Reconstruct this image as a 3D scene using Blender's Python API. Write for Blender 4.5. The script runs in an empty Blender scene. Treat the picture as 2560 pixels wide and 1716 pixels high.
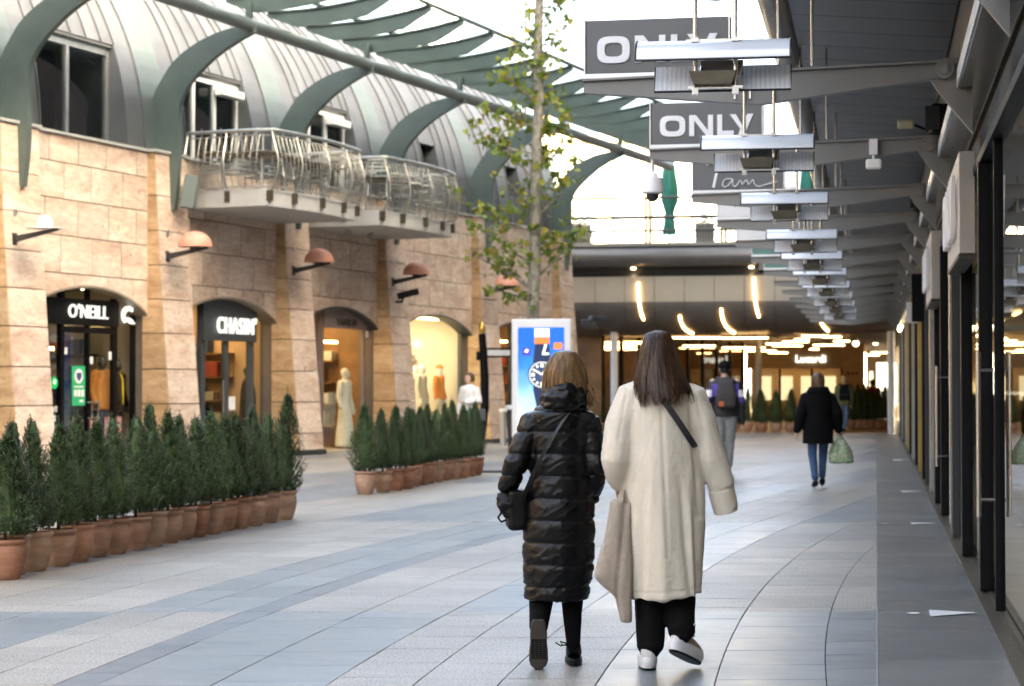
import bpy, bmesh, math, random
from mathutils import Vector, Matrix, noise as mnoise
rnd = random.Random(7)
SC = bpy.context.scene
COL = SC.collection
R = math.radians
sin, cos, pi = math.sin, math.cos, math.pi

# ------------------------------------------------------------------ camera
EYE = 1.38
FPX, CXP, HYP = 4978.0, 1280.0, 972.0            # focal length in photo pixels, centre column, horizon row
YAW = math.atan(909.0 / FPX)
cam_d = bpy.data.cameras.new('camera'); cam = bpy.data.objects.new('camera', cam_d); COL.objects.link(cam)
cam.location = (0, 0, EYE)
cam.rotation_euler = (R(90) + math.atan((HYP - 858.0) / FPX), 0, YAW)
cam_d.lens = 70.0; cam_d.sensor_width = 36.0; cam_d.clip_end = 3000; cam_d.clip_start = 0.05
cam_d.dof.use_dof = True; cam_d.dof.focus_distance = 9.8; cam_d.dof.aperture_fstop = 4.5
SC.camera = cam

# ------------------------------------------------------------------ sky, sun, exposure
SUN_EL, SUN_AZ = R(18), R(115)                    # azimuth clockwise from +Y: sun stands right of and a little behind the camera
w = bpy.data.worlds.new('World'); SC.world = w; w.use_nodes = True
nt = w.node_tree; nt.nodes.clear()
wo = nt.nodes.new('ShaderNodeOutputWorld'); bg = nt.nodes.new('ShaderNodeBackground'); sk = nt.nodes.new('ShaderNodeTexSky')
sk.sky_type = 'NISHITA'; sk.sun_disc = False; sk.sun_elevation = SUN_EL; sk.sun_rotation = SUN_AZ
sk.air_density = 0.45; sk.dust_density = 9.0; sk.ozone_density = 0.3
bg.inputs['Strength'].default_value = 0.15
nt.links.new(sk.outputs[0], bg.inputs[0]); nt.links.new(bg.outputs[0], wo.inputs[0])
sun_d = bpy.data.lights.new('sun', 'SUN'); sun = bpy.data.objects.new('sun', sun_d); COL.objects.link(sun)
sun_d.energy = 3.5; sun_d.angle = R(0.5); sun_d.color = (1.0, 0.9, 0.74)
sdir = Vector((sin(SUN_AZ) * cos(SUN_EL), cos(SUN_AZ) * cos(SUN_EL), sin(SUN_EL)))
sun.rotation_euler = sdir.to_track_quat('Z', 'Y').to_euler()
SC.view_settings.view_transform = 'Standard'; SC.view_settings.look = 'None'
SC.view_settings.gamma = 1.0; SC.view_settings.exposure = 4.5; SC.view_settings.use_curve_mapping = False
SC.view_settings.use_white_balance = True; SC.view_settings.white_balance_temperature = 7600; SC.view_settings.white_balance_tint = 2
SC.cycles.use_denoising = True; SC.cycles.max_bounces = 8; SC.cycles.transparent_max_bounces = 24
SC.cycles.diffuse_bounces = 4; SC.cycles.glossy_bounces = 4; SC.cycles.transmission_bounces = 6
SC.cycles.caustics_reflective = False; SC.cycles.caustics_refractive = False; SC.cycles.sample_clamp_indirect = 6.0

# ------------------------------------------------------------------ placing
AX = Vector((-sin(YAW), cos(YAW), 0)); RT = Vector((cos(YAW), sin(YAW), 0))
def czl(Z, l, z=0.0): v = AX * Z + RT * l; v.z = z; return v           # depth and sideways offset from the eye
def ground(x, y):                                                     # photo pixel on the pavement
    Z = EYE * FPX / (y - HYP); return czl(Z, (x - CXP) / FPX * Z)
FO = czl(33.3, 0.41 * 33.3 - 21.78)                                    # foot of the stone facade
FU = AX * .925 + RT * .379; FU.normalize()
FN = RT * .925 - AX * .379; FN.normalize()
FROT = math.atan2(FU.y, FU.x)
def fw(u, t, z=0.0): v = FO + FU * u + FN * t; v.z = z; return v

# ------------------------------------------------------------------ objects
def tag(o, label=None, cat=None, group=None, kind=None):
    if label: o['label'] = label
    if cat: o['category'] = cat
    if group: o['group'] = group
    if kind: o['kind'] = kind
    return o
def empty(name, loc=(0, 0, 0), rz=0.0, label=None, cat=None, group=None):
    o = bpy.data.objects.new(name, None); COL.objects.link(o)
    o.location = loc; o.rotation_euler = (0, 0, rz); o.empty_display_size = 0.1
    return tag(o, label, cat, group)
def link(name, me, mat=None, parent=None, loc=None, rot=None):
    o = bpy.data.objects.new(name, me); COL.objects.link(o)
    if mat is not None and not me.materials: me.materials.append(mat)
    if parent is not None: o.parent = parent
    if loc is not None: o.location = loc
    if rot is not None: o.rotation_euler = rot
    return o
def copy_tree(o, parent=None):
    c = o.copy(); COL.objects.link(c); c.parent = parent
    for ch in list(o.children): copy_tree(ch, c)
    return c

class MB:
    def __init__(s): s.v = []; s.f = []
    def add(s, vs, fs):
        b = len(s.v); s.v += [tuple(v) for v in vs]; s.f += [tuple(i + b for i in f) for f in fs]; return s
    def box(s, x0, x1, y0, y1, z0, z1, M=None):
        vs = [Vector((x, y, z)) for z in (z0, z1) for y in (y0, y1) for x in (x0, x1)]
        if M: vs = [M @ v for v in vs]
        return s.add(vs, [(0, 2, 3, 1), (4, 5, 7, 6), (0, 1, 5, 4), (2, 6, 7, 3), (0, 4, 6, 2), (1, 3, 7, 5)])
    def cbox(s, c, sx, sy, sz, rz=0.0, rx=0.0, ry=0.0):
        M = Matrix.Translation(c) @ Matrix.Rotation(rz, 4, 'Z') @ Matrix.Rotation(ry, 4, 'Y') @ Matrix.Rotation(rx, 4, 'X')
        return s.box(-sx / 2, sx / 2, -sy / 2, sy / 2, -sz / 2, sz / 2, M)
    def prism(s, poly, d0, d1, axis='y'):
        # poly in the plane; extruded from d0 to d1 along the axis
        def P(a, b, d): return (a, d, b) if axis == 'y' else ((d, a, b) if axis == 'x' else (a, b, d))
        n = len(poly); vs = [P(a, b, d0) for a, b in poly] + [P(a, b, d1) for a, b in poly]
        fs = [tuple(range(n)), tuple(reversed(range(n, 2 * n)))] + [(i, n + i, n + (i + 1) % n, (i + 1) % n) for i in range(n)]
        return s.add(vs, fs)
    def strip(s, A, B, d0, d1, axis='y'):
        # closed solid between two polylines A and B (same count) in the plane, extruded
        def P(p, d): return (p[0], d, p[1]) if axis == 'y' else ((d, p[0], p[1]) if axis == 'x' else (p[0], p[1], d))
        n = len(A); vs = []
        for i in range(n): vs += [P(A[i], d0), P(B[i], d0), P(A[i], d1), P(B[i], d1)]
        fs = []
        for i in range(n - 1):
            a = 4 * i; b = a + 4
            fs += [(a, b, b + 1, a + 1), (a + 2, a + 3, b + 3, b + 2), (a, a + 2, b + 2, b), (a + 1, b + 1, b + 3, a + 3)]
        fs += [(0, 1, 3, 2), (4 * n - 4, 4 * n - 2, 4 * n - 1, 4 * n - 3)]
        return s.add(vs, fs)
    def tube(s, pts, r, n=8, cap=True, flat=None):
        pts = [Vector(p) for p in pts]; rs = r if isinstance(r, (list, tuple)) else [r] * len(pts)
        vs = []; prev = None
        for i, p in enumerate(pts):
            d = (pts[min(i + 1, len(pts) - 1)] - pts[max(i - 1, 0)]).normalized()
            if prev is None:
                up = Vector((0, 0, 1)) if abs(d.z) < .9 else Vector((0, 1, 0))
                a = d.cross(up).normalized()
            else:
                a = prev - d * prev.dot(d)
                a = a.normalized() if a.length > 1e-6 else d.orthogonal().normalized()
            prev = a; b = d.cross(a)
            for k in range(n):
                th = 2 * pi * k / n
                vs.append(p + a * (rs[i] * cos(th)) + b * (rs[i] * sin(th) * (flat or 1.0)))
        fs = [(i * n + k, i * n + (k + 1) % n, (i + 1) * n + (k + 1) % n, (i + 1) * n + k) for i in range(len(pts) - 1) for k in range(n)]
        if cap: fs += [tuple(reversed(range(n))), tuple(range((len(pts) - 1) * n, len(pts) * n))]
        return s.add(vs, fs)
    def loft(s, rings, n=24, cap=True, pw=2.0):
        # rings: (cx, cy, cz, rx, ry[, tilt_x, tilt_y]); horizontal superellipse sections
        vs = []
        for q in rings:
            cx, cy, cz, rx, ry = q[:5]; tx = q[5] if len(q) > 5 else 0; ty = q[6] if len(q) > 6 else 0
            for k in range(n):
                th = 2 * pi * k / n; c = cos(th); d = sin(th)
                x = rx * math.copysign(abs(c) ** (2 / pw), c); y = ry * math.copysign(abs(d) ** (2 / pw), d)
                vs.append((cx + x, cy + y, cz + tx * x + ty * y))
        m = len(rings)
        fs = [(i * n + k, i * n + (k + 1) % n, (i + 1) * n + (k + 1) % n, (i + 1) * n + k) for i in range(m - 1) for k in range(n)]
        if cap: fs += [tuple(reversed(range(n))), tuple(range((m - 1) * n, m * n))]
        return s.add(vs, fs)
    def ball(s, c, rx, ry=None, rz=None, n=14, m=9, M=None):
        ry = ry or rx; rz = rz or rx; vs = []
        for i in range(m + 1):
            ph = pi * i / m
            for k in range(n):
                th = 2 * pi * k / n
                p = Vector((rx * sin(ph) * cos(th), ry * sin(ph) * sin(th), -rz * cos(ph)))
                if M: p = M @ p
                vs.append(Vector(c) + p)
        fs = [(i * n + k, i * n + (k + 1) % n, (i + 1) * n + (k + 1) % n, (i + 1) * n + k) for i in range(m) for k in range(n)]
        return s.add(vs, fs)
    def lathe(s, prof, n=20, c=(0, 0, 0)):
        vs = [(c[0] + r * cos(2 * pi * k / n), c[1] + r * sin(2 * pi * k / n), c[2] + z) for r, z in prof for k in range(n)]
        m = len(prof)
        fs = [(i * n + k, i * n + (k + 1) % n, (i + 1) * n + (k + 1) % n, (i + 1) * n + k) for i in range(m - 1) for k in range(n)]
        fs += [tuple(reversed(range(n))), tuple(range((m - 1) * n, m * n))]
        return s.add(vs, fs)
    def xform(s, M): s.v = [tuple(M @ Vector(v)) for v in s.v]; return s
    def mesh(s, name, smooth=False, fix=True, bevel=0.0, merge=False):
        me = bpy.data.meshes.new(name); me.from_pydata(s.v, [], s.f)
        if fix or bevel or merge:
            bm = bmesh.new(); bm.from_mesh(me)
            if merge: bmesh.ops.remove_doubles(bm, verts=bm.verts, dist=1e-5)
            bmesh.ops.recalc_face_normals(bm, faces=bm.faces)
            if bevel:
                es = [e for e in bm.edges if len(e.link_faces) == 2 and e.calc_face_angle(0) > .6]
                bmesh.ops.bevel(bm, geom=es, offset=bevel, segments=2, profile=.5, affect='EDGES', clamp_overlap=True)
            bm.to_mesh(me); bm.free()
        if smooth: smooth_by_angle(me)
        me.update(); return me
    def build(s, name, mat, parent=None, smooth=False, fix=True, bevel=0.0, loc=None, rot=None):
        return link(name, s.mesh(name, smooth, fix, bevel), mat, parent, loc, rot)
def smooth_by_angle(me, ang=.75):
    me.polygons.foreach_set('use_smooth', [True] * len(me.polygons))
    bm = bmesh.new(); bm.from_mesh(me)
    sharp = [e.index for e in bm.edges if len(e.link_faces) == 2 and e.calc_face_angle(0) > ang]
    bm.free()
    if sharp:
        at = me.attributes.get('sharp_edge') or me.attributes.new('sharp_edge', 'BOOLEAN', 'EDGE')
        for i in sharp: at.data[i].value = True
def remesh(mb, name, voxel, smooth_it=4, factor=.5):
    me = mb.mesh(name)
    o = bpy.data.objects.new('tmp', me); COL.objects.link(o)
    m = o.modifiers.new('r', 'REMESH'); m.mode = 'VOXEL'; m.voxel_size = voxel
    if smooth_it:
        m2 = o.modifiers.new('s', 'SMOOTH'); m2.iterations = smooth_it; m2.factor = factor
    dg = bpy.context.evaluated_depsgraph_get()
    out = bpy.data.meshes.new_from_object(o.evaluated_get(dg)); out.name = name
    bpy.data.objects.remove(o); bpy.data.meshes.remove(me)
    out.polygons.foreach_set('use_smooth', [True] * len(out.polygons))
    return out
def join_mesh(name, meshes):
    bm = bmesh.new()
    for m in meshes: bm.from_mesh(m)
    me = bpy.data.meshes.new(name); bm.to_mesh(me); bm.free()
    me.polygons.foreach_set('use_smooth', [True] * len(me.polygons)); return me
def text_mesh(s, size, depth, bold=0.0, sx=1.0, shear=0.0, space=1.0, align='CENTER'):
    cu = bpy.data.curves.new('t', 'FONT'); cu.body = s; cu.size = size; cu.extrude = depth / 2; cu.offset = bold
    cu.align_x = align; cu.align_y = 'CENTER'; cu.space_character = space; cu.shear = shear; cu.resolution_u = 4
    o = bpy.data.objects.new('t', cu); COL.objects.link(o)
    dg = bpy.context.evaluated_depsgraph_get(); dg.update()
    me = bpy.data.meshes.new_from_object(o.evaluated_get(dg)); bpy.data.objects.remove(o); bpy.data.curves.remove(cu)
    if sx != 1.0:
        for v in me.vertices: v.co.x *= sx
    return me

# ------------------------------------------------------------------ materials
MATS = {}
def nodes(name):
    m = bpy.data.materials.new(name); m.use_nodes = True; n = m.node_tree; b = n.nodes['Principled BSDF']; MATS[name] = m
    return m, n, b
def set_in(b, **k):
    for key, v in k.items(): b.inputs[key].default_value = v
def N(n, t, **k):
    x = n.nodes.new(t)
    for a, b in k.items(): setattr(x, a, b)
    return x
def ramp(n, stops, interp='LINEAR'):
    r = N(n, 'ShaderNodeValToRGB'); r.color_ramp.interpolation = interp
    while len(r.color_ramp.elements) < len(stops): r.color_ramp.elements.new(.5)
    for e, (p, c) in zip(r.color_ramp.elements, stops): e.position = p; e.color = (*c, 1) if len(c) == 3 else c
    return r
def mixc(n, a, b, fac, mode='MIX'):
    m = N(n, 'ShaderNodeMix', data_type='RGBA', blend_type=mode)
    def put(s, v):
        if isinstance(v, (tuple, list)): s.default_value = (*v, 1) if len(v) == 3 else v
        elif isinstance(v, (int, float)): s.default_value = v
        else: n.links.new(v, s)
    put(m.inputs[0], fac); put(m.inputs[6], a); put(m.inputs[7], b); return m.outputs[2]
def coords(n, space='pos', scale=(1, 1, 1), rot=(0, 0, 0)):
    if space == 'pos': g = N(n, 'ShaderNodeNewGeometry').outputs['Position']
    else: g = N(n, 'ShaderNodeTexCoord').outputs['Object']
    mp = N(n, 'ShaderNodeMapping'); mp.inputs['Scale'].default_value = scale; mp.inputs['Rotation'].default_value = rot
    n.links.new(g, mp.inputs['Vector']); return mp.outputs[0]
def noise_t(n, vec, scale, detail=4, rough=.55, dist=0.0):
    t = N(n, 'ShaderNodeTexNoise'); t.inputs['Scale'].default_value = scale; t.inputs['Detail'].default_value = detail
    t.inputs['Roughness'].default_value = rough; t.inputs['Distortion'].default_value = dist
    n.links.new(vec, t.inputs['Vector']); return t.outputs['Fac']
def bump(n, b, h, strength=.2, dist=.01):
    x = N(n, 'ShaderNodeBump'); x.inputs['Strength'].default_value = strength; x.inputs['Distance'].default_value = dist
    n.links.new(h, x.inputs['Height']); n.links.new(x.outputs[0], b.inputs['Normal'])
def mat(name, col, rough=.6, metal=0.0, var=.12, vscale=3.0, bscale=0.0, bstr=.1, objvar=0.0, space='pos', rvar=.0, **k):
    if name in MATS: return MATS[name]
    m, n, b = nodes(name)
    set_in(b, **{'Roughness': rough, 'Metallic': metal}); set_in(b, **k)
    v = coords(n, space); f = noise_t(n, v, vscale, 5, .6)
    lo = tuple(max(0, c * (1 - var)) for c in col); hi = tuple(min(1, c * (1 + var)) for c in col)
    r = ramp(n, [(.3, lo), (.7, hi)]); n.links.new(f, r.inputs[0]); c = r.outputs[0]
    if objvar:
        oi = N(n, 'ShaderNodeObjectInfo'); hs = N(n, 'ShaderNodeHueSaturation')
        mr = N(n, 'ShaderNodeMapRange'); mr.inputs[3].default_value = 1 - objvar; mr.inputs[4].default_value = 1 + objvar
        n.links.new(oi.outputs['Random'], mr.inputs[0]); n.links.new(mr.outputs[0], hs.inputs['Value']); n.links.new(c, hs.inputs['Color']); c = hs.outputs[0]
    n.links.new(c, b.inputs['Base Color'])
    if rvar:
        mr = N(n, 'ShaderNodeMapRange'); mr.inputs[3].default_value = max(0, rough - rvar); mr.inputs[4].default_value = rough + rvar
        n.links.new(noise_t(n, v, vscale * 2.3, 4), mr.inputs[0]); n.links.new(mr.outputs[0], b.inputs['Roughness'])
    if bscale: bump(n, b, noise_t(n, v, bscale, 6, .6), bstr, .01)
    return m
EMK = 0.22
def emit(name, col, strength):
    if name in MATS: return MATS[name]
    m = bpy.data.materials.new(name); m.use_nodes = True; n = m.node_tree; n.nodes.clear(); MATS[name] = m
    e = N(n, 'ShaderNodeEmission'); e.inputs[0].default_value = (*col, 1); e.inputs[1].default_value = strength * EMK
    o = N(n, 'ShaderNodeOutputMaterial'); n.links.new(e.outputs[0], o.inputs[0]); return m
def glass(name, tint=(.92, .95, .93), ior=1.5, rough=.0, boost=0.0):
    if name in MATS: return MATS[name]
    m = bpy.data.materials.new(name); m.use_nodes = True; n = m.node_tree; n.nodes.clear(); MATS[name] = m
    fr = N(n, 'ShaderNodeFresnel'); fr.inputs[0].default_value = ior
    tr = N(n, 'ShaderNodeBsdfTransparent'); tr.inputs[0].default_value = (*tint, 1)
    gl = N(n, 'ShaderNodeBsdfGlossy'); gl.inputs['Roughness'].default_value = rough
    mx = N(n, 'ShaderNodeMixShader'); o = N(n, 'ShaderNodeOutputMaterial')
    fac = fr.outputs[0]
    if boost:
        mm = N(n, 'ShaderNodeMath', operation='ADD', use_clamp=True); mm.inputs[1].default_value = boost; n.links.new(fac, mm.inputs[0]); fac = mm.outputs[0]
    ge = N(n, 'ShaderNodeNewGeometry'); iv = N(n, 'ShaderNodeMath', operation='SUBTRACT'); iv.inputs[0].default_value = 1.0; n.links.new(ge.outputs['Backfacing'], iv.inputs[1])
    ml = N(n, 'ShaderNodeMath', operation='MULTIPLY'); n.links.new(fac, ml.inputs[0]); n.links.new(iv.outputs[0], ml.inputs[1]); fac = ml.outputs[0]     # outer face only: the pane does not bend the ray
    n.links.new(fac, mx.inputs[0]); n.links.new(tr.outputs[0], mx.inputs[1]); n.links.new(gl.outputs[0], mx.inputs[2]); n.links.new(mx.outputs[0], o.inputs[0])
    return m

def stone_mat(name, cols, streak=(1, 1, 3)):
    m, n, b = nodes(name); v = coords(n, 'pos')
    oi = N(n, 'ShaderNodeObjectInfo')
    off = N(n, 'ShaderNodeVectorMath', operation='ADD'); sc_ = N(n, 'ShaderNodeVectorMath', operation='SCALE')
    cmb = N(n, 'ShaderNodeCombineXYZ')
    for i in range(3): n.links.new(oi.outputs['Random'], cmb.inputs[i])
    n.links.new(cmb.outputs[0], sc_.inputs[0]); sc_.inputs['Scale'].default_value = 37.0
    n.links.new(v, off.inputs[0]); n.links.new(sc_.outputs[0], off.inputs[1])
    mp = N(n, 'ShaderNodeMapping'); mp.inputs['Scale'].default_value = streak; n.links.new(off.outputs[0], mp.inputs[0]); v2 = mp.outputs[0]
    big = noise_t(n, v2, .9, 6, .62, .6); fine = noise_t(n, v2, 5.0, 6, .7, .4); pit = noise_t(n, off.outputs[0], 9, 3, .6, 1.5)
    r1 = ramp(n, [(.28, cols[0]), (.45, cols[1]), (.58, cols[2]), (.75, cols[3])]); n.links.new(big, r1.inputs[0])
    r2 = ramp(n, [(.3, (.78, .74, .7)), (.6, (1.08, 1.06, 1.02))]); n.links.new(fine, r2.inputs[0])
    c = mixc(n, r1.outputs[0], r2.outputs[0], 1.0, 'MULTIPLY')
    rp = ramp(n, [(.62, (0, 0, 0)), (.72, (1, 1, 1))]); n.links.new(pit, rp.inputs[0])
    c = mixc(n, c, (.30, .17, .11), rp.outputs[0])
    hs = N(n, 'ShaderNodeHueSaturation'); mr = N(n, 'ShaderNodeMapRange'); mr.inputs[3].default_value = .86; mr.inputs[4].default_value = 1.08
    n.links.new(oi.outputs['Random'], mr.inputs[0]); n.links.new(mr.outputs[0], hs.inputs['Value']); n.links.new(c, hs.inputs['Color'])
    n.links.new(hs.outputs[0], b.inputs['Base Color']); set_in(b, Roughness=.55)
    bump(n, b, fine, .15, .01); return m
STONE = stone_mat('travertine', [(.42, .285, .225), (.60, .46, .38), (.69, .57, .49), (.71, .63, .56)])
STONE_SIDE = stone_mat('travertine_side_shade', [(.30, .18, .09), (.43, .28, .16), (.51, .36, .22), (.53, .41, .28)])  # browner, darker copy of the stone: pier side shade put into colour
JOINT = mat('mortar', (.13, .10, .08), .9)
ZINC = mat('zinc_roof', (.115, .12, .125), .5, .25, .18, 1.2, 14, .05, .10, rvar=.08)
GREENST = mat('green_grey_steel', (.085, .112, .10), .42, .0, .12, 2.0, 30, .03)
GREENBAND = mat('green_grey_panel', (.11, .135, .128), .5, .1, .12, 1.5)
ALU = mat('aluminium', (.55, .56, .57), .35, .85, .08, 5)
STEEL = mat('brushed_steel', (.58, .57, .55), .25, 1.0, .1, 12)
OLDSTEEL = mat('aged_bronze_steel', (.085, .072, .050), .45, .6, .2, 9)
BLACKM = mat('black_metal', (.004, .004, .0045), .45, .0, .2, 8, **{'Specular IOR Level': .15})
DARKGREY = mat('dark_grey_metal', (.030, .031, .033), .45, .1, .12, 4)
SLATE = mat('slate_frame', (.05, .06, .07), .45, .0, .1, 4)
CONC = mat('painted_concrete', (.40, .395, .38), .75, .0, .1, 3, 25, .08)
WHITEP = mat('white_plastic', (.78, .78, .78), .4, .0, .03, 4)
GLASS = glass('shop_glass')
GLASS_DARK = glass('window_glass_dark', (.55, .6, .6))
LEDW = emit('warm_led', (1.0, .60, .27), 4.5)
LEDS = emit('warm_spot_lamp', (1.0, .75, .48), 5.0)

# ================================================================== pavement
def granite(name, a, b_, speck, rough):
    m, n, b = nodes(name); v = coords(n, 'pos')
    big = noise_t(n, v, .8, 4, .6); r = ramp(n, [(.3, a), (.7, b_)]); n.links.new(big, r.inputs[0]); c = r.outputs[0]
    g1 = noise_t(n, v, 75, 2, .75); rr = ramp(n, [(.36, (1 - speck,) * 3), (.5, (1, 1, 1)), (.66, (1 + speck,) * 3)]); n.links.new(g1, rr.inputs[0])
    c = mixc(n, c, rr.outputs[0], 1.0, 'MULTIPLY')
    st = noise_t(n, coords(n, 'pos', (1, 5, 1), (0, 0, YAW)), 1.6, 6, .7); r3 = ramp(n, [(.25, (.84, .84, .85)), (.6, (1.04, 1.04, 1.04))]); n.links.new(st, r3.inputs[0])
    c = mixc(n, c, r3.outputs[0], 1.0, 'MULTIPLY')
    ds = noise_t(n, v, 9.0, 6, .75, .8); r4 = ramp(n, [(.66, (1, 1, 1)), (.8, (.6, .6, .6))]); n.links.new(ds, r4.inputs[0])
    c = mixc(n, c, r4.outputs[0], 1.0, 'MULTIPLY')
    vo = N(n, 'ShaderNodeTexVoronoi'); vo.inputs['Scale'].default_value = 1.7; n.links.new(v, vo.inputs['Vector']); r5 = ramp(n, [(.018, (.45, .44, .43)), (.03, (1, 1, 1))]); n.links.new(vo.outputs['Distance'], r5.inputs[0])
    c = mixc(n, c, r5.outputs[0], 1.0, 'MULTIPLY')                     # trodden chewing gum
    wr_ = noise_t(n, coords(n, 'pos', (.35, .12, 1)), 1.0, 5, .6, .5); r6 = ramp(n, [(.35, (.86, .86, .87)), (.65, (1.06, 1.05, 1.03))]); n.links.new(wr_, r6.inputs[0]); c = mixc(n, c, r6.outputs[0], 1.0, 'MULTIPLY')
    oi = N(n, 'ShaderNodeObjectInfo'); hs = N(n, 'ShaderNodeHueSaturation'); mr = N(n, 'ShaderNodeMapRange'); mr.inputs[3].default_value = .86; mr.inputs[4].default_value = 1.12
    n.links.new(oi.outputs['Random'], mr.inputs[0]); n.links.new(mr.outputs[0], hs.inputs['Value']); n.links.new(c, hs.inputs['Color'])
    n.links.new(hs.outputs[0], b.inputs['Base Color'])
    m2 = N(n, 'ShaderNodeMapRange'); m2.inputs[3].default_value = rough - .09; m2.inputs[4].default_value = rough + .13
    n.links.new(noise_t(n, v, 3.1, 5, .65), m2.inputs[0]); n.links.new(m2.outputs[0], b.inputs['Roughness'])
    bump(n, b, g1, .12, .002); return m
G_WARM = granite('granite_warm', (.27, .248, .215), (.335, .312, .275), .55, .45)
G_BLUE = granite('bluestone', (.185, .205, .215), (.235, .255, .265), .12, .34)
G_DARK = granite('bluestone_dark', (.13, .148, .165), (.165, .182, .198), .12, .34)
G_STRIP = granite('slate_strip', (.125, .13, .13), (.17, .175, .174), .10, .33)
SAND = mat('bedding_sand', (.035, .034, .032), .95, var=.2)
pave = MB().add([(-400, -60, -.02), (400, -60, -.02), (400, 900, -.02), (-400, 900, -.02)], [(0, 1, 2, 3)]).build('pavement', SAND, fix=False)
tag(pave, kind='structure')
SY, CY = sin(YAW), cos(YAW)
def arc(X0, Y):
    s = Y - 12.0
    return X0 + (s * s / 130.0 if s < 9.5 else 9.5 * 9.5 / 130.0 + (s - 9.5) * .13)
def hit(X0, Z):
    Y = Z
    for _ in range(6): Y = (Z + arc(X0, Y) * SY) / CY
    return arc(X0, Y), Y
XB = [.75, .25, -.28, -.80, -1.35, -1.80, -2.19, -2.59, -3.12, -3.66, -3.85, -4.25, -4.60]
GRP = [0, 0, 0, 0, 1, 1, 1, 0, 0, 2, 1, 1]
x = -4.60; g = 0; cnt = 0
while x > -21:
    nx = x - .53; cnt += 1
    XB.append(nx); GRP.append(2 if cnt % 9 == 0 else g)
    if cnt % 3 == 0: g = 1 - g
    x = nx
ZONE0, ZONEH = 12.35, 8.4
slabs = []
def add_slab(P4, kind):
    slabs.append((P4, kind))
for i in range(len(XB) - 1):
    xr, xl = XB[i], XB[i + 1]
    for zi in range(-1, 7):
        za = ZONE0 + zi * ZONEH; zb = za + ZONEH
        step = .52 if GRP[i] != 2 else 1.1
        step *= rnd.choice((1, 1, 1.3)) ; k = max(1, round(ZONEH / step)); step = ZONEH / k
        off = rnd.uniform(.15, .85) * step
        cuts = [za] + [za + off + j * step for j in range(k) if za + off + j * step < zb - .12] + [zb]
        for a, b in zip(cuts, cuts[1:]):
            if b < 7.2 or a > 63: continue
            q = [hit(xl, a), hit(xr, a), hit(xr, b), hit(xl, b)]
            if min(p[0] for p in q) > -.03: continue
            q = [(min(p[0], -.003), p[1]) for p in q]
            ctr = sum(p[0] for p in q) / 4, sum(p[1] for p in q) / 4
            lim = -14.5 + max(0, ctr[1] - 31) * .2065
            if ctr[0] < lim - .8 or ctr[1] > 62.5: continue
            gi = GRP[i]; kind = 'dark' if gi == 2 else ('warm' if (gi + zi) % 2 == 0 else 'blue')
            add_slab(q, kind)
Zc = 7.4
while Zc < 62:
    st = rnd.choice((.62, .62, .9, .34)); a, b = Zc, Zc + st; Zc = b
    Y = lambda X, Z: (Z + X * SY) / CY
    add_slab([(.004, Y(.004, a)), (.70, Y(.7, a)), (.70, Y(.7, b)), (.004, Y(.004, b))], 'strip')
def proj(X, Y):
    Z = -X * SY + Y * CY; l = X * CY + Y * SY
    return CXP + FPX * l / Z, HYP + FPX * EYE / Z
def scr_area(q):
    p = [proj(*v) for v in q]
    cx_ = sum(a for a, b in p) / 4; cy_ = sum(b for a, b in p) / 4
    if not (-60 < cx_ < 2620 and cy_ < 1760): return 0
    return abs(sum(p[i][0] * p[(i + 1) % 4][1] - p[(i + 1) % 4][0] * p[i][1] for i in range(4))) / 2
def slab_geo(mb, q, dz=0.0):
    c = Vector((sum(v[0] for v in q) / 4, sum(v[1] for v in q) / 4, 0)); J = .0028
    def inset(v, d):
        p = Vector((v[0], v[1], 0)); e = c - p; return p + e.normalized() * d
    top = [inset(v, J * 2.2) for v in q]; mid = [inset(v, J) for v in q]
    tilt = [rnd.uniform(-.0012, .0012) for _ in range(4)]
    vs = [(p.x, p.y, dz + t) for p, t in zip(top, tilt)] + [(p.x, p.y, dz - .003) for p in mid] + [(p.x, p.y, -.03) for p in mid]
    fs = [(0, 1, 2, 3)] + [(4 + i, 4 + (i + 1) % 4, (i + 1) % 4, i) for i in range(4)] + [(8 + i, 8 + (i + 1) % 4, 4 + (i + 1) % 4, 4 + i) for i in range(4)]
    mb.add(vs, fs)
order = sorted(range(len(slabs)), key=lambda i: -scr_area(slabs[i][0]))
SM = {'warm': G_WARM, 'blue': G_BLUE, 'dark': G_DARK, 'strip': G_STRIP}
rest = {k: MB() for k in SM}
for rank, i in enumerate(order):
    q, kind = slabs[i]
    if rank < 298: mb = MB(); slab_geo(mb, q); mb.build('paving_slab', SM[kind], pave, fix=False)
    else: slab_geo(rest[kind], q)
for k, mb in rest.items():
    if mb.v: tag(mb.build('paving_slabs_far', SM[k], pave, fix=False), kind='stuff')
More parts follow.
